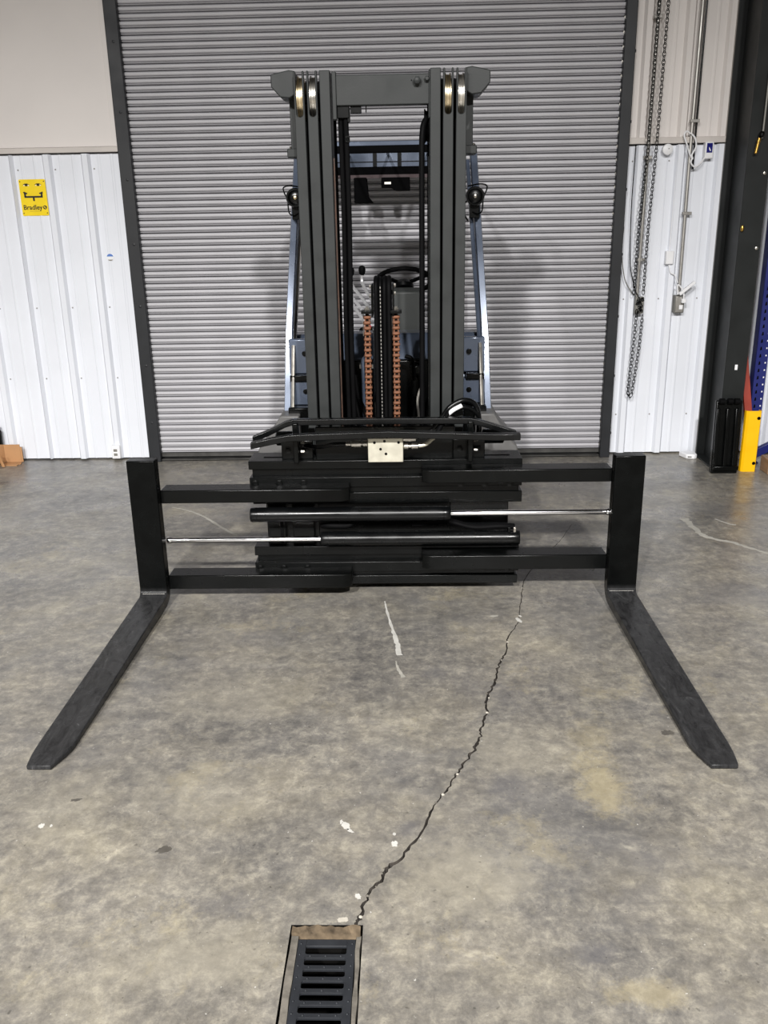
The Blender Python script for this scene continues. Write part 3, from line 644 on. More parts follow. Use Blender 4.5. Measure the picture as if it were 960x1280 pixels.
# dash, steering wheel, levers
dash = MB(); dash.prism([(4.86, 1.02), (4.86, 1.33), (4.93, 1.345), (5.02, 1.30), (5.02, 1.02)], 'x', -.068, .100); dash.build('dash_column', M_dash, FL, bevel=.012)
B(-.055, .10, 4.83, 4.865, .95, 1.06).build('dash_lower', M_rub, FL, bevel=.006)
swc = Vector((-.008, 5.02, 1.372)); ax = Vector((0, .50, .86)).normalized(); u, v = frame_for(ax)
sw = MB().tube([swc + u * (.148 * math.cos(2 * PI * k / 40)) + v * (.148 * math.sin(2 * PI * k / 40)) for k in range(40)], .0125, 10, closed=True).build('steering_wheel', M_rub, FL)
sp = MB()
for k in range(3):
    t = 2 * PI * k / 3 + PI / 2; sp.bar(swc - ax * .02, swc + u * (.145 * math.cos(t)) + v * (.145 * math.sin(t)), .022, .010, ax)
sp.build('wheel_spokes', M_rub, sw)
MB().lathe(swc - ax * .055, ax, [(0, .03), (.01, .052), (.03, .054), (.05, .04), (.055, .02)], 24).build('wheel_hub', M_gls, sw)
lev = [((-.165, 4.80, 1.262), (-.232, 4.90, 1.375), (-.232, 4.905, 1.425)), ((-.192, 4.80, 1.250), (-.29, 4.90, 1.37), (-.292, 4.905, 1.42)), ((-.190, 4.80, 1.19), (-.30, 4.90, 1.32), (-.302, 4.905, 1.405))]
for a, b2, k in lev:
    l = MB().tube(bez([a, Vector(a).lerp(Vector(b2), .5), b2, k], 6), .0085, 8).build('control_lever', M_lev, FL)
    MB().lathe(Vector(k) - Vector((0, 0, .012)), (0, .1, 1), [(0, .008), (.01, .016), (.03, .020), (.045, .016), (.052, .006)], 14).build('lever_knob', M_rub, l)
l = MB().tube(bez([(-.217, 4.80, 1.12), (-.217, 4.80, 1.17), (-.235, 4.81, 1.20), (-.30, 4.87, 1.285)], 6), .0085, 8).build('control_lever', M_lev, FL)
MB().lathe((-.217, 4.80, 1.075), (0, 0, 1), [(0, .026), (.012, .022), (.016, .026), (.026, .021), (.03, .024), (.042, .015), (.048, .008)], 14).build('lever_boot', M_rub, l)
MB().lathe((-.198, 4.74, 1.16), (0, -1, 0), [(0, .016), (.012, .016), (.016, .010)], 16).build('stop_button', M_red, FL)
B(-.21, -.16, 4.72, 4.80, 1.12, 1.18).build('lever_console', M_dash, FL, bevel=.006) if False else None
# clutter in the gap behind the mast
pp = MB().tube(bez([(-.212, 4.40, .70), (-.214, 4.40, .95), (-.214, 4.42, 1.03), (-.19, 4.44, 1.05), (-.165, 4.44, 1.04)], 6), .009, 10).build('hydraulic_pipe', M_blue, FL)
MB().box(-.235, -.160, 4.46, 4.50, .985, 1.005).build('pipe_bracket', M_stl, pp)
for pts, r, m_ in (([(-.25, 4.30, .98), (-.235, 4.28, .88), (-.20, 4.24, .80), (-.19, 4.22, .70)], .011, M_rub), ([(-.27, 4.30, .92), (-.24, 4.26, .82), (-.22, 4.22, .72)], .009, M_rub), ([(-.285, 4.2, .93), (-.262, 4.22, .90), (-.255, 4.24, .84)], .008, M_chr),
                 ([(.07, 4.30, .70), (.055, 4.3, .82), (.06, 4.32, .88), (.085, 4.34, .93)], .007, M_stl), ([(-.005, 4.36, 1.06), (.03, 4.36, 1.04), (.04, 4.36, .94)], .010, M_rub), ([(-.19, 4.2, .86), (-.18, 4.18, .76), (-.165, 4.16, .66)], .008, M_stl)):
    MB().tube(bez(pts, 7), r, 10).build('body_hose', m_, FL)
v_ = MB(); v_.box(.02, .075, 4.42, 4.48, .96, 1.0); v_.box(.03, .06, 4.44, 4.49, .84, .94); v_.build('valve_housing', M_blk, FL, bevel=.004)

# ---- carriage: upper and lower sets of rails
CX0, CX1 = -.727, .524
ca = MB(); ca.box(CX0 + .06, CX1 - .05, 3.965, 4.03, .10, .66); ca.box(-.42, .22, 3.96, 4.05, .10, .80)
car = ca.build('carriage_plate', M_blk, FL, bevel=.004)
def crail(x0, x1, y0, y1, z0, z1, m=M_blk): return B(x0, x1, y0, y1, z0, z1).build('carriage_rail', m, car, bevel=.003)
crail(CX0, CX1, 3.90, 4.06, .617, .657); crail(CX0 + .012, CX1 - .010, 3.925, 4.0, .578, .618)
crail(CX0 + .002, CX1, 3.895, 3.99, .531, .580); crail(CX0 + .01, CX1 + .003, 3.905, 4.0, .450, .503)
crail(CX0 + .008, CX1 - .012, 3.91, 4.0, .502, .532)
crail(CX0 + .003, CX1 - .003, 3.90, 4.0, .196, .240); crail(CX0 + .012, CX1 - .010, 3.925, 4.0, .160, .198)
crail(CX0 + .002, CX1 - .004, 3.895, 3.99, .112, .162); crail(CX0 + .01, CX1 - .006, 3.905, 3.99, .045, .088); crail(CX0 + .02, CX1 - .02, 3.92, 3.99, .086, .113)
for z in (.556, .137):
    for x in (CX0 + .028, CX0 + .140, CX0 + .252): bolt(car, (x, 3.895, z), (0, -1, 0), .0135, .012, M_blk)
    for x in (.245, .355, .47): bolt(car, (x, 3.895, z - .012), (0, -1, 0), .0135, .010, M_blk)
for x0, x1 in ((-.655, -.575), (-.54, -.44)): B(x0, x1, 3.93, 3.99, .23, .46).build('carriage_web', M_blk, car, bevel=.003)
B(.20, .47, 3.95, 3.985, .30, .46).build('carriage_web', M_gls, car, bevel=.003)
B(-.60, -.585, 3.925, 3.94, .25, .42).build('web_strip', M_rub, car); 
MB().tube(bez([(-.40, 3.90, .345), (-.36, 3.875, .352), (-.28, 3.88, .350), (-.25, 3.90, .362)], 6), .014, 10).build('carriage_hose', M_rub, car)
MB().tube(bez([(.49, 3.86, .345), (.42, 3.85, .352), (.30, 3.86, .345), (.18, 3.9, .36), (.02, 3.91, .345)], 6), .014, 10).build('carriage_hose', M_rub, car)
# ---- positioner cylinders
def cyl(x0, x1, xr, z, r, rr, y=3.845):
    s_ = 1 if x1 > x0 else -1
    c = MB().lathe((x0, y, z), (s_, 0, 0), [(0, r * .94), (.006, r), (.03, r), (.031, r * .97), (.034, r * .97), (.035, r), (abs(x1 - x0) - .035, r), (abs(x1 - x0) - .034, r * .96), (abs(x1 - x0) - .03, r * .96), (abs(x1 - x0) - .029, r), (abs(x1 - x0) - .004, r), (abs(x1 - x0), r * .92)], 32).build('positioner_cylinder', M_gls, FL)
    MB().tube([(x1, y, z), (xr, y, z)], rr, 20).build('cylinder_rod', M_chr, c)
    MB().lathe((xr - s_ * .022, y, z), (s_, 0, 0), [(0, .013), (.004, .0155), (.018, .0155), (.022, .014)], 16).build('rod_nut', M_chr, c)
    return c
c1_ = cyl(-.720, .197, .926, .418, .034, .0125); c2_ = cyl(.514, -.400, -1.118, .298, .034, .0125)
for x in (.465, .49): B(x - .006, x + .006, 3.83, 3.86, .325, .350).build('port_fitting', M_stl if x > .48 else M_blk, c2_, bevel=.002)
# ---- forks: L-shaped, with slider arms
for sgn in (-1, 1):
    xo, xi = (-1.242, -1.116) if sgn < 0 else (1.040, .908)
    top = .703; yF = 3.752; th = .062; spl = .026 * sgn
    # profile (y, z) of the shank and blade, heel radiused; blade tapers from .058 to .016 thick
    out = []; Yt = 2.462
    def zt(y): t = (yF - y) / (yF - Yt); return .062 * (1 - t) + .020 * t
    def zb(y): t = (yF - y) / (yF - Yt); return .014 * (1 - t) + .004 * t
    vs = []; fs = []
    ys = [Yt, Yt + .03, Yt + .07, Yt + .12, 2.7, 3.0, 3.3, 3.6, yF - .03]
    secs = []
    for y in ys:
        tt = max(0.0, 1 - (y - Yt) / .12); inn = .034 * tt ** 1.3; oin = .012 * tt ** 2
        f_ = (yF - y) / (yF - Yt); xa, xb3 = (xo + spl * f_ - sgn * oin, xi + spl * f_ + sgn * inn)
        secs.append([(xa, y, zb(y)), (xb3, y, zb(y)), (xb3, y, zt(y)), (xa, y, zt(y))])
    # heel: turn from blade to shank
    for q in range(1, 7):
        t = PI / 2 * q / 6
        iy = yF - .03 + .03 * math.sin(t); iz = .062 + .03 * (1 - math.cos(t))            # inner corner
        oy = yF - .03 + (.03 + th) * math.sin(t); oz = .014 + (.078) * (1 - math.cos(t))    # outer corner
        secs.append([(xo, oy, oz), (xi, oy, oz), (xi, iy, iz), (xo, iy, iz)])
    secs.append([(xo, yF + th, top), (xi, yF + th, top), (xi, yF, top), (xo, yF, top)])
    for s_ in secs: vs += s_
    for i in range(len(secs) - 1):
        for k in range(4): fs.append((i * 4 + k, i * 4 + (k + 1) % 4, i * 4 + 4 + (k + 1) % 4, i * 4 + 4 + k))
    fs += [(3, 2, 1, 0), tuple((len(secs) - 1) * 4 + k for k in range(4))]
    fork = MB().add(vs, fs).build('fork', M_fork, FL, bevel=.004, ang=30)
    # weld bead along the heel
    MB().tube([(xo - sgn * .012, yF - .006, .0685), (xi + sgn * .010, yF - .006,   .0685)], .004, 8).build('heel_weld', M_zinc, fork)
    # two slider arms with a chamfered free end
    arms = ((.490, .551), (.069, .137)) if sgn < 0 else ((.573, .634), (.156, .226))
    xe = -.262 if sgn < 0 else .066
    for z0, z1 in arms:
        y0, y1 = 3.800, 3.90
        pr = [(xi - sgn * (-.002), y0), (xi, y1), (xe, y1), (xe, y0 + .022), (xe + sgn * .036, y0)]
        MB().prism(pr, 'z', z0, z1).build('slider_arm', M_fork if False else M_blk, fork, bevel=.004)
# ---- bent guard rails over the carriage
def rail_bar(name, pts, wy, hz, m):
    mb = MB(); vs = []; fs = []
    for i, p in enumerate(pts):
        p = Vector(p)
        for sy, sz in ((-1, -1), (1, -1), (1, 1), (-1, 1)): vs.append(p + Vector((0, sy * wy / 2, sz * hz / 2)))
    for i in range(len(pts) - 1):
        for k in range(4): fs.append((i * 4 + k, i * 4 + (k + 1) % 4, i * 4 + 4 + (k + 1) % 4, i * 4 + 4 + k))
    fs += [(3, 2, 1, 0), tuple((len(pts) - 1) * 4 + k for k in range(4))]
    return mb.add(vs, fs).build(name, m, FL, bevel=.0035)
gr = rail_bar('guard_rail', [(-.690, 3.86, .772), (-.62, 3.88, .796), (-.545, 3.90, .830), (-.515, 3.905, .838), (-.10, 3.905, .839), (.285, 3.905, .836), (.32, 3.90, .829), (.40, 3.88, .808), (.487, 3.86, .783)], .034, .028, M_gls)
gr2 = rail_bar('guard_rail', [(-.686, 3.775, .763), (-.60, 3.79, .778), (-.52, 3.80, .790), (-.48, 3.80, .792), (-.085, 3.80, .803), (.26, 3.80, .790), (.30, 3.80, .788), (.39, 3.785, .788), (.494, 3.775, .791)], .034, .030, M_gls)
for x in (-.500, .285):
    po = MB(); po.box(x - .012, x + .012, 3.86, 3.93, .655, .84); po.box(x - .075, x + .07, 3.93, 3.95, .655, .745); po.build('rail_post', M_blk, FL, bevel=.004)
    for dx in (-.045, .04): bolt(FL, (x + dx, 3.93, .70), (0, -1, 0), .013, .012, M_blk)
    for z in (.70, .745): MB().lathe((x + .018, 3.90, z), (1, 0, 0), [(0, .008), (.016, .008), (.018, .004)], 6).build('post_bolt', M_stl, FL)
# ---- valve block with fittings and hoses
vb = B(-.1745, -.0165, 3.845, 3.905, .661, .772).build('valve_block', M_alu, FL, bevel=.003)
for x, z in ((-.145, .752), (-.037, .752), (-.118, .722), (-.094, .700), (-.10, .758)):
    MB().lathe((x, 3.845, z), (0, -1, 0), [(0, .0065), (.0015, .006), (.0015, .003), (.0005, .002)], 10).build('socket_screw', M_blk, vb)
fit = MB(); fit.lathe((-.1745, 3.87, .742), (-1, 0, 0), [(0, .010), (.004, .015), (.022, .015), (.024, .010), (.030, .010), (.032, .018), (.074, .018), (.078, .012), (.1, .011)], 14)
fit.build('hose_fitting', M_stl, vb)
MB().tube(bez([(-.27, 3.87, .742), (-.33, 3.87, .740), (-.40, 3.90, .722), (-.47, 3.94, .722)], 8), .010, 10).build('valve_hose', M_gls, vb)
fit = MB(); fit.lathe((-.0165, 3.87, .762), (1, 0, 0), [(0, .012), (.056, .012), (.06, .008)], 14); fit.lathe((-.0165, 3.87, .728), (1, 0, 0), [(0, .010), (.006, .014), (.022, .014), (.024, .009), (.036, .009), (.038, .015), (.066, .015), (.07, .011)], 14)
fit.build('hose_fitting', M_stl, vb)
MB().tube(bez([(.045, 3.87, .730), (.085, 3.87, .738), (.125, 3.88, .768)], 8), .0105, 10).build('hose_sleeve', M_alu, vb)
MB().tube(bez([(.125, 3.88, .768), (.17, 3.93, .83), (.20, 3.97, .875), (.255, 4.0, .90), (.30, 4.02, .88)], 8), .011, 10).build('valve_hose', M_rub, vb)
for r_, dz, m_ in ((.0125, 0, M_gls), (.011, -.032, M_gls)):
    MB().tube(bez([(.10, 3.97, .76), (.165, 3.97, .84 + dz), (.20, 3.97, .885 + dz), (.26, 3.98, .912 + dz), (.315, 4.0, .885 + dz), (.335, 4.02, .80), (.33, 4.03, .70)], 9), r_, 12).build('hose_loop', m_, FL)
MB().tube(bez([(.185, 3.955, .852), (.215, 3.955, .875), (.25, 3.96, .892)], 6), .010, 10).build('hose_sleeve', M_wht, FL)
for x in (-.56, .40):
    MB().lathe((x - .05, 4.02, .735), (1, 0, 0), [(0, .028), (.005, .034), (.095, .034), (.1, .028)], 20).build('side_shift_cylinder', M_blk, FL)
# grey step plates sticking out behind the carriage
for x0, x1 in ((-.75, -.50), (.32, .58)):
    MB().prism([(x0, 4.36), (x1, 4.36), (x1 - .02, 4.56), (x0 + .02, 4.56)], 'z', .52, .535).build('step_plate', M_mast, FL, bevel=.003)

# ================================================================== THINGS ON AND BY THE WALLS
# yellow sign
sg = empty('wall_sign', (-2.573, YW - .006, 1.88), 'yellow wall sign with eyes, mouth and black lettering', 'sign')
sx0, sx1, sz0, sz1 = -2.666, -2.482, 1.762, 2.0
def rr_poly(x0, x1, z0, z1, r, n=5):
    out = []
    for cx, cz, a in ((x1 - r, z1 - r, 0), (x0 + r, z1 - r, PI / 2), (x0 + r, z0 + r, PI), (x1 - r, z0 + r, 3 * PI / 2)):
        for k in range(n + 1): t = a + PI / 2 * k / n; out.append((cx + r * math.cos(t), cz + r * math.sin(t)))
    return out
MB().prism(rr_poly(sx0, sx1, sz0, sz1, .008), 'y', YW - .0055, YW - .0035).build('sign_plate', M_signy, sg, smooth=False)
ys = YW - .0058
def flat(name, poly, m, parent, y=None):
    y = ys if y is None else y
    return MB().prism(poly, 'y', y - .0006, y + .0004).build(name, m, parent, smooth=False)
def SXZ(u, v): return (sx0 + (sx1 - sx0) * u, sz1 - (sz1 - sz0) * v)
def ell(cu, cv, ru, rv, n=20): return [SXZ(cu + ru * math.cos(2 * PI * k / n), cv + rv * math.sin(2 * PI * k / n)) for k in range(n)]
for cu in (.27, .72):
    e_ = MB().prism([SXZ(cu - .15, .155), SXZ(cu - .06, .115), SXZ(cu + .05, .112), SXZ(cu + .15, .15), SXZ(cu + .05, .135), SXZ(cu - .06, .138)], 'y', ys - .0006, ys + .0004).build('eyelid', M_ink, sg, smooth=False)
    flat('iris', ell(cu + .005, .155, .055, .035), M_ink, sg)
    flat('eye_white', ell(cu - .075, .165, .025, .014), M_wht, sg); flat('eye_white', ell(cu + .085, .165, .025, .014), M_wht, sg)
def ply(pts): return [SXZ(*p) for p in pts]
mo = MB()
for pts in ([(.15, .455), (.85, .455), (.85, .505), (.15, .505)], [(.15, .40), (.22, .40), (.22, .47), (.15, .47)], [(.78, .40), (.85, .40), (.85, .47), (.78, .47)],
            [(.12, .345), (.17, .335), (.28, .375), (.26, .405), (.15, .405)], [(.72, .375), (.83, .345), (.87, .335), (.86, .405), (.74, .405)], [(.465, .50), (.535, .50), (.535, .59), (.495, .60), (.465, .58)]):
    mo.prism(ply(pts), 'y', ys - .0006, ys + .0004)
mo.build('mouth', M_ink, sg, smooth=False)
for cu, cv in ((.05, .06), (.95, .06), (.05, .93), (.95, .93)): flat('corner_screw', ell(cu, cv, .022, .017, 10), M_ink, sg)
def text(name, body, x, z, size, y, m, parent, bold=.0, align='CENTER'):
    cu = bpy.data.curves.new(name, 'FONT'); cu.body = body; cu.size = size; cu.align_x = align; cu.align_y = 'CENTER'; cu.offset = bold; cu.extrude = .0004
    t = bpy.data.objects.new(name + '_tmp', cu); COL.objects.link(t); bpy.context.view_layer.update()
    me_ = bpy.data.meshes.new_from_object(t.evaluated_get(bpy.context.evaluated_depsgraph_get())); bpy.data.objects.remove(t)
    me_.materials.clear(); me_.materials.append(m)
    o = bpy.data.objects.new(name, me_); COL.objects.link(o); o.parent = parent; o.location = Vector((x, y, z)) - org(parent); o.rotation_euler = (PI / 2, 0, 0); return o
p = SXZ(.42, .775); text('lettering', 'Bradley', p[0], p[1], .044, ys - .0003, M_ink, sg, .0008)
flat('round_emblem', ell(.885, .775, .075, .055), M_ink, sg)
flat('emblem_mark', ell(.87, .765, .03, .018), M_signy, sg, ys - .0008); flat('emblem_mark', ell(.90, .795, .022, .012), M_signy, sg, ys - .0008)
p = SXZ(.5, .875); text('small_lettering', '- ---------- -', p[0], p[1], .012, ys - .0003, M_ink, sg) if False else None
flat('small_print_line', ply([(.28, .868), (.74, .868), (.74, .880), (.28, .880)]), mat('faint_ink', S(176, 150, 20), .5), sg)
# round sticker
stk = empty('round_sticker', (-2.086, YW - .001, 1.474), 'small round blue and white sticker on the ribbed wall', 'sticker')
MB().lathe((-2.086, YW, 1.474), (0, -1, 0), [(0, .026), (.0046, .026)], 28).build('sticker_disc', M_wht, stk)
hp_ = [(-2.086 + .024 * math.cos(t), 1.474 + .024 * math.sin(t)) for t in [PI * (.08 + .84 * k / 14) for k in range(15)]]
MB().prism(hp_, 'y', YW - .0056, YW - .0046).build('sticker_blue_half', M_sblue, stk, smooth=False)
hp_ = [(-2.086 + .024 * math.cos(t), 1.474 + .024 * math.sin(t)) for t in [-PI * (.22 + .56 * k / 14) for k in range(15)]]
MB().prism(hp_, 'y', YW - .0056, YW - .0046).build('sticker_grey_band', M_gbox, stk, smooth=False)
# low socket box left of the door
sk = empty('socket_box', (-2.19, YW - .02, .06), 'white socket box low on the wall left of the door', 'socket')
B(-2.222, -2.158, YW - .055, YW - .001, .016, .118).build('box_body', M_wht, sk, bevel=.006)
B(-2.212, -2.168, YW - .060, YW - .055, .030, .104).build('cover_plate', M_wht, sk, bevel=.002)
for z in (.05, .082): B(-2.204, -2.176, YW - .0615, YW - .059, z - .010, z + .010).build('outlet_face', M_gbox, sk, bevel=.001)
# conduits
cd = empty('conduit', (1.625, YW - .05, 1.0), 'grey conduit running up the wall between the hanging chains', 'pipe')
MB().tube([(1.625, YW - .05, 1.152), (1.632, YW - .05, 2.2), (1.664, YW - .05, 5.9)], .011, 10).build('pipe', M_zinc, cd)
for z in (1.4, 2.06, 2.9): B(1.605, 1.66, YW - .06, YW - .03, z - .01, z + .01).build('pipe_strap', M_zinc, cd, bevel=.002)
bx = B(1.612, 1.672, YW - .075, YW - .029, 1.035, 1.150).build('chain_keeper', M_gbox, None, bevel=.004); tag(bx, 'dark grey chain keeper box on the wall with chain through it', 'chain keeper')
kk = MB()
rnd = random.Random(3)
for k in range(26):
    c = Vector((rnd.uniform(1.622, 1.662), YW - .083, rnd.uniform(1.045, 1.14))); a = rnd.uniform(0, PI); u_ = Vector((math.cos(a), 0, math.sin(a))); v2 = Vector((-math.sin(a), .4, math.cos(a))).normalized()
    kk.tube([c + u_ * (.010 * math.cos(2 * PI * q / 8)) + v2 * (.006 * math.sin(2 * PI * q / 8)) for q in range(8)], .0024, 5, closed=True)
kk.build('wound_chain', M_blk, bx)
# hand chains: links along a path
def chain(name, path, label, link=.030, m=None):
    P_ = [Vector(p) for p in path]; seg = []; tot = 0
    for a, b2 in zip(P_, P_[1:]): seg.append((tot, (b2 - a).length, a, b2)); tot += (b2 - a).length
    mb = MB(); k = 0; s_ = 0
    while s_ < tot - link:
        for t0, l, a, b2 in seg:
            if t0 <= s_ <= t0 + l: d = (b2 - a).normalized(); c = a + d * (s_ - t0); break
        side = Vector((1, 0, 0)) if k % 2 == 0 else Vector((.35, -1, 0)).normalized(); side = (side - d * side.dot(d)).normalized()
        n_ = 10; pts = []
        for q in range(n_):
            t = 2 * PI * q / n_; pts.append(c + d * (link * .62 * math.cos(t)) + side * (.0095 * math.sin(t)))
        mb.tube(pts, .0026, 5, closed=True); s_ += link * .80; k += 1
    o = mb.build(name, m or M_blk, None, loc=path[0]); tag(o, label, 'chain'); return o
chain('hand_chain', [(1.636, YW - .12, 5.6), (1.612, YW - .115, 2.10), (1.588, YW - .115, 1.6), (1.590, YW - .10, 1.14)], 'black hoist chain strand left of the grey conduit')
chain('hand_chain', [(1.700, YW - .12, 5.6), (1.668, YW - .115, 2.10), (1.652, YW - .115, 1.6), (1.655, YW - .10, 1.14)], 'black hoist chain strand right of the grey conduit')
lp = [(1.622, YW - .09, 1.05), (1.612, YW - .09, .75), (1.600, YW - .09, .52), (1.606, YW - .09, .458), (1.622, YW - .09, .455), (1.632, YW - .09, .52), (1.655, YW - .09, .80), (1.664, YW - .09, 1.05)]
chain('hand_chain', [tuple(p) for p in bez(lp, 8)], 'black chain loop hanging below the chain keeper box')
wr = MB().tube(bez([(1.505, YW - .04, 1.62), (1.50, YW - .05, 1.45), (1.53, YW - .05, 1.28), (1.58, YW - .05, 1.19), (1.612, YW - .05, 1.16)], 10), .0035, 6).build('loose_wire', M_gbox); tag(wr, 'thin grey wire drooping from the door guide to the keeper box', 'wire')
wr = MB().tube(bez([(1.55, YW - .04, 2.14), (1.545, YW - .05, 1.75), (1.56, YW - .05, 1.40), (1.60, YW - .06, 1.22), (1.63, YW - .07, 1.15)], 10), .0035, 6).build('loose_wire', M_blk); tag(wr, 'thin dark wire hanging from the ledge to the keeper box', 'wire')
cd2 = empty('conduit', (1.92, YW - .04, 1.15), 'grey conduit rising from the grey outlet box', 'pipe')
MB().tube([(1.918, YW - .045, 1.15), (1.912, YW - .045, 2.2), (1.925, YW - .045, 5.9)], .0115, 10).build('pipe', M_zinc, cd2)
MB().tube([(1.940, YW - .04, 1.98), (1.944, YW - .04, 5.9)], .007, 8).build('thin_pipe', M_blk, cd2)
for z in (1.7, 2.28): B(1.895, 1.955, YW - .06, YW - .03, z - .01, z + .01).build('pipe_strap', M_zinc, cd2, bevel=.002)
ob = empty('outlet_box', (1.925, YW - .03, 1.10), 'grey metal outlet box at the end of the conduit', 'outlet')
B(1.890, 1.955, YW - .07, YW - .001, 1.035, 1.155).build('box_body', M_gbox, ob, bevel=.006)
B(1.896, 1.949, YW - .074, YW - .069, 1.042, 1.148).build('cover_plate', M_zinc, ob, bevel=.002)
B(1.918, 1.944, YW - .078, YW - .073, 1.06, 1.09).build('outlet_face', M_wht, ob, bevel=.003)
pg = empty('plug_adapter', (1.94, YW - .09, 1.18), 'white plug and tag hanging on the grey outlet box', 'plug')
B(1.925, 1.955, YW - .11, YW - .075, 1.105, 1.135).build('plug_body', M_wht, pg, bevel=.005)
MB().bar((1.905, YW - .10, 1.165), (2.005, YW - .10, 1.248), .02, .030, (0, -1, 0)).build('tag_strip', M_wht, pg, bevel=.003)
MB().tube(bez([(1.94, YW - .10, 1.13), (1.93, YW - .10, 1.19), (1.89, YW - .10, 1.23), (1.895, YW - .10, 1.165)], 8), .005, 8).build('plug_cord', M_wht, pg)
tr = empty('power_adapter', (1.838, YW - .03, 1.40), 'small white power adapter on the wall above the outlet', 'adapter')
B(1.808, 1.862, YW - .05, YW - .001, 1.365, 1.455).build('adapter_body', M_wht, tr, bevel=.006)
MB().tube(bez([(1.836, YW - .03, 1.365), (1.85, YW - .04, 1.31), (1.88, YW - .05, 1.29), (1.90, YW - .06, 1.24)], 8), .004, 8).build('cord', M_wht, tr)
MB().tube([(1.835, YW - .02, 1.455), (1.842, YW - .02, 2.14)], .003, 6).build('upper_cord', M_wht, tr)
dt = empty('round_detector', (1.762, YW - .03, 2.108), 'round white detector disc under the ledge', 'detector')
MB().lathe((1.762, YW - .03, 2.108), (0, -1, 0), [(-.029, .030), (0, .034), (.01, .036), (.022, .034), (.027, .024), (.028, .004)], 28).build('detector_body', M_wht, dt)
MB().lathe((1.767, YW - .0585, 2.112), (0, -1, 0), [(0, .004), (.002, .003)], 10).build('indicator', M_gbox, dt)
th = empty('thermostat', (2.035, YW - .03, 2.095), 'white wall thermostat with a dark blue screen beside the column', 'thermostat')
B(2.008, 2.066, YW - .055, YW - .001, 2.045, 2.150).build('thermostat_body', M_wht, th, bevel=.006)
B(2.018, 2.056, YW - .0575, YW - .054, 2.082, 2.142).build('screen', M_scr, th, bevel=.001)
MB().prism([(2.032, 2.118), (2.040, 2.108), (2.046, 2.094), (2.040, 2.092), (2.033, 2.104)], 'y', YW - .0585, YW - .0572).build('screen_mark', M_wht, th, smooth=False)
wc_ = MB()
wc_.tube(bez([(1.900, YW - .07, 2.20), (1.872, YW - .07, 2.215), (1.858, YW - .07, 2.19), (1.88, YW - .075, 2.13), (1.905, YW - .075, 2.07), (1.925, YW - .075, 2.045), (1.918, YW - .075, 2.07), (1.94, YW - .075, 2.12), (1.93, YW - .075, 2.17), (1.905, YW - .07, 2.20)], 8), .0055, 8)
wc_.tube(bez([(1.922, YW - .075, 2.05), (1.915, YW - .075, 2.02), (1.945, YW - .07, 1.995), (1.985, YW - .06, 2.02), (2.01, YW - .05, 2.05)], 8), .0055, 8)
o = wc_.build('cord_coil', M_wht); tag(o, 'white cord coil looped over the conduit at the ledge', 'cord')
# steel column
cl_ = empty('steel_column', (2.2, 6.2, 0), 'dark grey steel column standing against the back wall', 'column')
B(2.132, 2.276, 5.972, 5.990, 0, 7).build('flange', M_col, cl_, bevel=.003)
B(2.140, 2.284, 6.405, 6.425, 0, 7).build('flange', M_col, cl_, bevel=.003)
B(2.195, 2.210, 5.990, 6.405, 0, 7).build('web', M_col, cl_, bevel=.002)
B(2.125, 2.284, 5.966, 6.43, 0, .010).build('base_plate', M_col, cl_, bevel=.002)
B(2.142, 2.165, 6.425, 6.468, 0, 7).build('edge_angle', M_zinc, cl_, bevel=.002)
B(2.196, 2.214, 5.9705, 5.9719, .70, .735).build('paper_label', M_wht, cl_)
for z in (1.48, 1.93, 2.5):
    MB().lathe((2.25, 5.972, z), (0, -1, 0), [(0, .012), (.01, .011), (.012, .005)], 6).build('column_bolt', M_stl, cl_)
ah = empty('air_hose', (2.20, 5.93, 1.95), 'thin air line with brass coupling hanging down the column', 'hose')
MB().tube(bez([(2.215, 5.95, 5.6), (2.210, 5.95, 3.5), (2.205, 5.945, 2.25), (2.198, 5.94, 2.16)], 10), .006, 8).build('line', M_gbox, ah)
MB().lathe((2.197, 5.94, 2.17), (0, 0, -1), [(0, .010), (.01, .018), (.025, .018), (.035, .010)], 12).build('swivel', M_blk, ah)
MB().lathe((2.182, 5.935, 2.13), (-.15, 0, -1), [(0, .012), (.02, .012), (.022, .010), (.085, .009), (.09, .005)], 12).build('brass_coupling', M_brass, ah)
wp = MB().lathe((2.145, 5.96, 1.62), (0, 0, -1), [(0, .008), (.012, .012), (.03, .010), (.036, .004)], 10).build('brass_plug', M_brass); tag(wp, 'small brass plug fixed on the dark column', 'plug')
# black moulded panel leaning by the column
bp_ = empty('plastic_panel', (2.2, 6.05, 0), 'black ribbed plastic panel standing against the column', 'panel')
pm = MB()
pm.prism([(5.90, 0.0), (5.955, 0.0), (5.966, .50), (5.935, .50)], 'x', 2.085, 2.262)
pm.build('panel_body', M_blk, bp_, bevel=.008)
for x in (2.10, 2.165, 2.225): MB().bar((x, 5.888, .05), (x, 5.922, .45), .026, .020, (0, -1, 0)).build('panel_rib', M_blk, bp_, bevel=.005)
MB().bar((2.09, 5.885, .045), (2.258, 5.885, .045), .03, .03).build('bottom_rib', M_blk, bp_, bevel=.006)
for x in (2.12, 2.175, 2.22): MB().lathe((x - .02, 5.930, .495), (1, 0, 0), [(0, .014), (.004, .022), (.036, .022), (.04, .014)], 12).build('top_lug', M_rub, bp_)
# white foam wedge on the floor
fw_ = MB().prism([(2.005, 6.385), (2.035, 6.30), (2.09, 6.285), (2.112, 6.30), (2.118, 6.36), (2.10, 6.40), (2.05, 6.41)], 'z', 0, .035).build('white_tray', M_wht, None, bevel=.006); tag(fw_, 'white flat tray lying on the floor at the wall', 'tray')
B(2.045, 2.085, 6.290, 6.300, .012, .020).build('tray_slot', M_gbox, fw_)
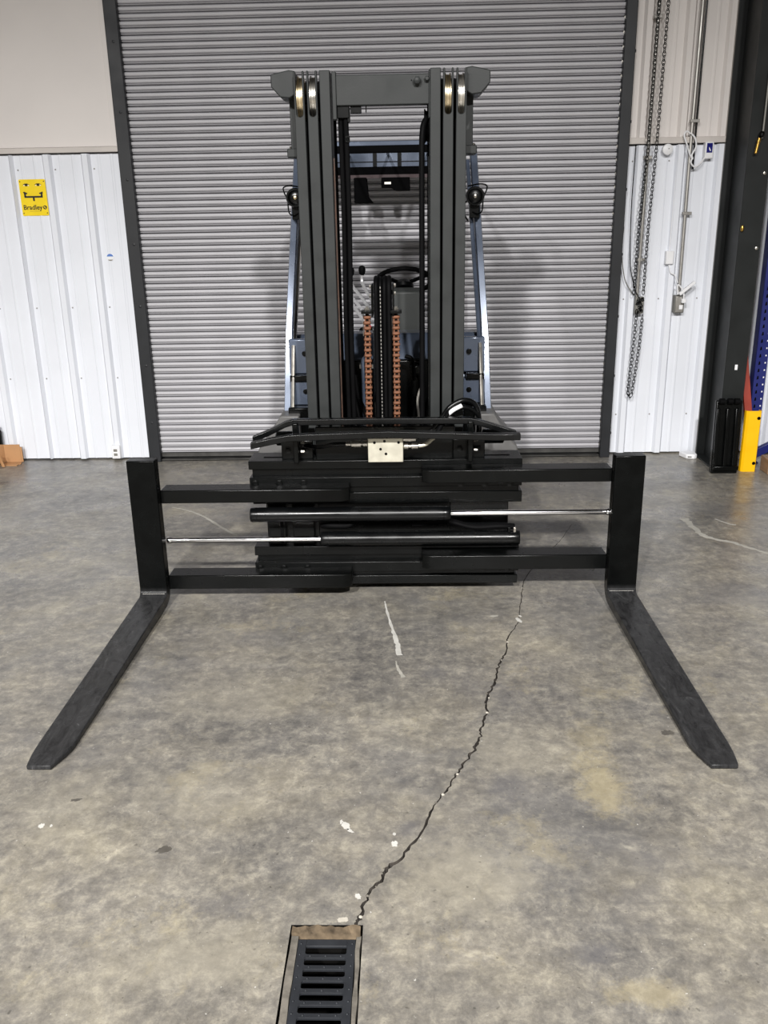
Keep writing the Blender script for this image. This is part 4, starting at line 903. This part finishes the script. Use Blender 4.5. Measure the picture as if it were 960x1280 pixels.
# red bar, rack upright, yellow protector
rb = MB().bar((2.415, 6.05, .02), (2.303, 6.12, .77), .03, .05, (1, 0, 0)).build('red_beam', M_redp, None, bevel=.003); tag(rb, 'red oxide steel beam leaning behind the yellow guard', 'beam')
ru = empty('rack_upright', (2.44, 6.05, 0), 'blue perforated pallet rack upright behind the yellow guard', 'rack')
B(2.405, 2.485, 6.16, 6.175, 0, 2.4).build('front_face', M_rack, ru, bevel=.002)
B(2.405, 2.410, 6.175, 6.24, 0, 2.4).build('side_face', M_rack, ru); B(2.480, 2.485, 6.175, 6.24, 0, 2.4).build('side_face', M_rack, ru)
for k in range(40):
    z = .10 + .05 * k
    MB().prism([(2.423, z), (2.437, z + .004), (2.434, z + .026), (2.426, z + .024)], 'y', 6.1585, 6.1605).build('slot', M_rub, ru, smooth=False)
    MB().prism([(2.465, z + .01), (2.473, z + .01), (2.473, z + .02), (2.465, z + .02)], 'y', 6.1585, 6.1605).build('punched_hole', M_wht, ru, smooth=False)
B(2.40, 2.50, 6.155, 6.26, 0, .01).build('foot_plate', M_rack, ru)
MB().bar((2.48, 6.20, .06), (2.95, 6.24, .28), .04, .06).build('rack_brace', M_rack, ru, bevel=.003)
yg = empty('rack_guard', (2.34, 5.95, 0), 'yellow steel guard standing at the foot of the blue rack', 'guard')
gp = [(2.296, 5.975), (2.300, 5.952), (2.315, 5.940), (2.395, 5.940), (2.402, 5.950), (2.402, 5.990), (2.396, 5.990), (2.396, 5.950), (2.318, 5.948), (2.304, 5.958), (2.302, 5.975)]
MB().prism(gp, 'z', 0, .425).build('guard_plate', M_yel, yg, bevel=.001)
for z in (.375, .06): MB().lathe((2.383, 5.940, z), (0, -1, 0), [(0, .012), (.003, .011), (.003, .006), (.001, .005)], 14).build('guard_bolt', M_blk, yg)
wb_ = MB().box(2.452, 2.80, 5.86, 6.0, 0, .105).build('timber_block', M_wood, None, bevel=.004); tag(wb_, 'rough timber block on the floor beside the blue rack', 'timber')
MB().lathe((2.50, 5.86, .06), (0, -1, 0), [(0, .012), (.0008, .010)], 10).build('knot', M_oldw, wb_)
# cardboard box by the left wall
cb = empty('cardboard_box', (-2.95, 6.38, 0), 'open cardboard box with bent flaps by the ribbed wall', 'box')
q = MB(); q.box(-3.16, -2.905, 6.395, 6.401, .005, .140); q.build('back_panel', M_card, cb)
q = MB(); q.add([(-3.02, 6.395, .004), (-2.905, 6.395, .004), (-2.885, 6.33, .010), (-2.90, 6.33, .006), (-2.90, 6.29, .006), (-3.03, 6.30, .006)], [(0, 1, 2, 3, 4, 5)]); o = q.build('front_flap', M_card, cb, smooth=False)
md = o.modifiers.new('thick', 'SOLIDIFY'); md.thickness = .005; md.offset = 1
q = MB(); q.add([(-3.03, 6.395, .004), (-3.03, 6.395, .142), (-3.10, 6.26, .140), (-3.10, 6.26, .004)], [(0, 1, 2, 3)]); o = q.build('side_panel', M_card, cb, smooth=False)
md = o.modifiers.new('thick', 'SOLIDIFY'); md.thickness = .005
q = MB(); q.add([(-2.997, 6.262, .004), (-2.975, 6.258, .004), (-3.010, 6.262, .105), (-3.028, 6.266, .105)], [(0, 1, 2, 3)]); o = q.build('side_flap', M_card, cb, smooth=False)
md = o.modifiers.new('thick', 'SOLIDIFY'); md.thickness = .005
B(-2.915, -2.893, 6.398, 6.404, .005, .12).build('side_flap', M_card, cb)
yb = MB().prism([(-3.10, 6.16), (-3.003, 6.16), (-3.003, 6.19), (-3.10, 6.19)], 'z', 0, .12).build('yellow_bin', M_yel, None, bevel=.004); tag(yb, 'yellow bin edge on the floor beside the cardboard box', 'bin')
db = empty('dark_bin', (-3.2, 6.43, .0), 'dark grey bin standing behind the cardboard box', 'bin')
MB().prism([(-3.30, 0), (-3.045, 0), (-3.040, .24), (-3.055, .255), (-3.30, .255)], 'y', 6.405, 6.435).build('bin_body', M_blk, db, bevel=.006)
MB().prism([(-3.30, .255), (-3.05, .255), (-3.05, .275), (-3.30, .275)], 'y', 6.402, 6.437).build('bin_lid', M_blk, db, bevel=.004)
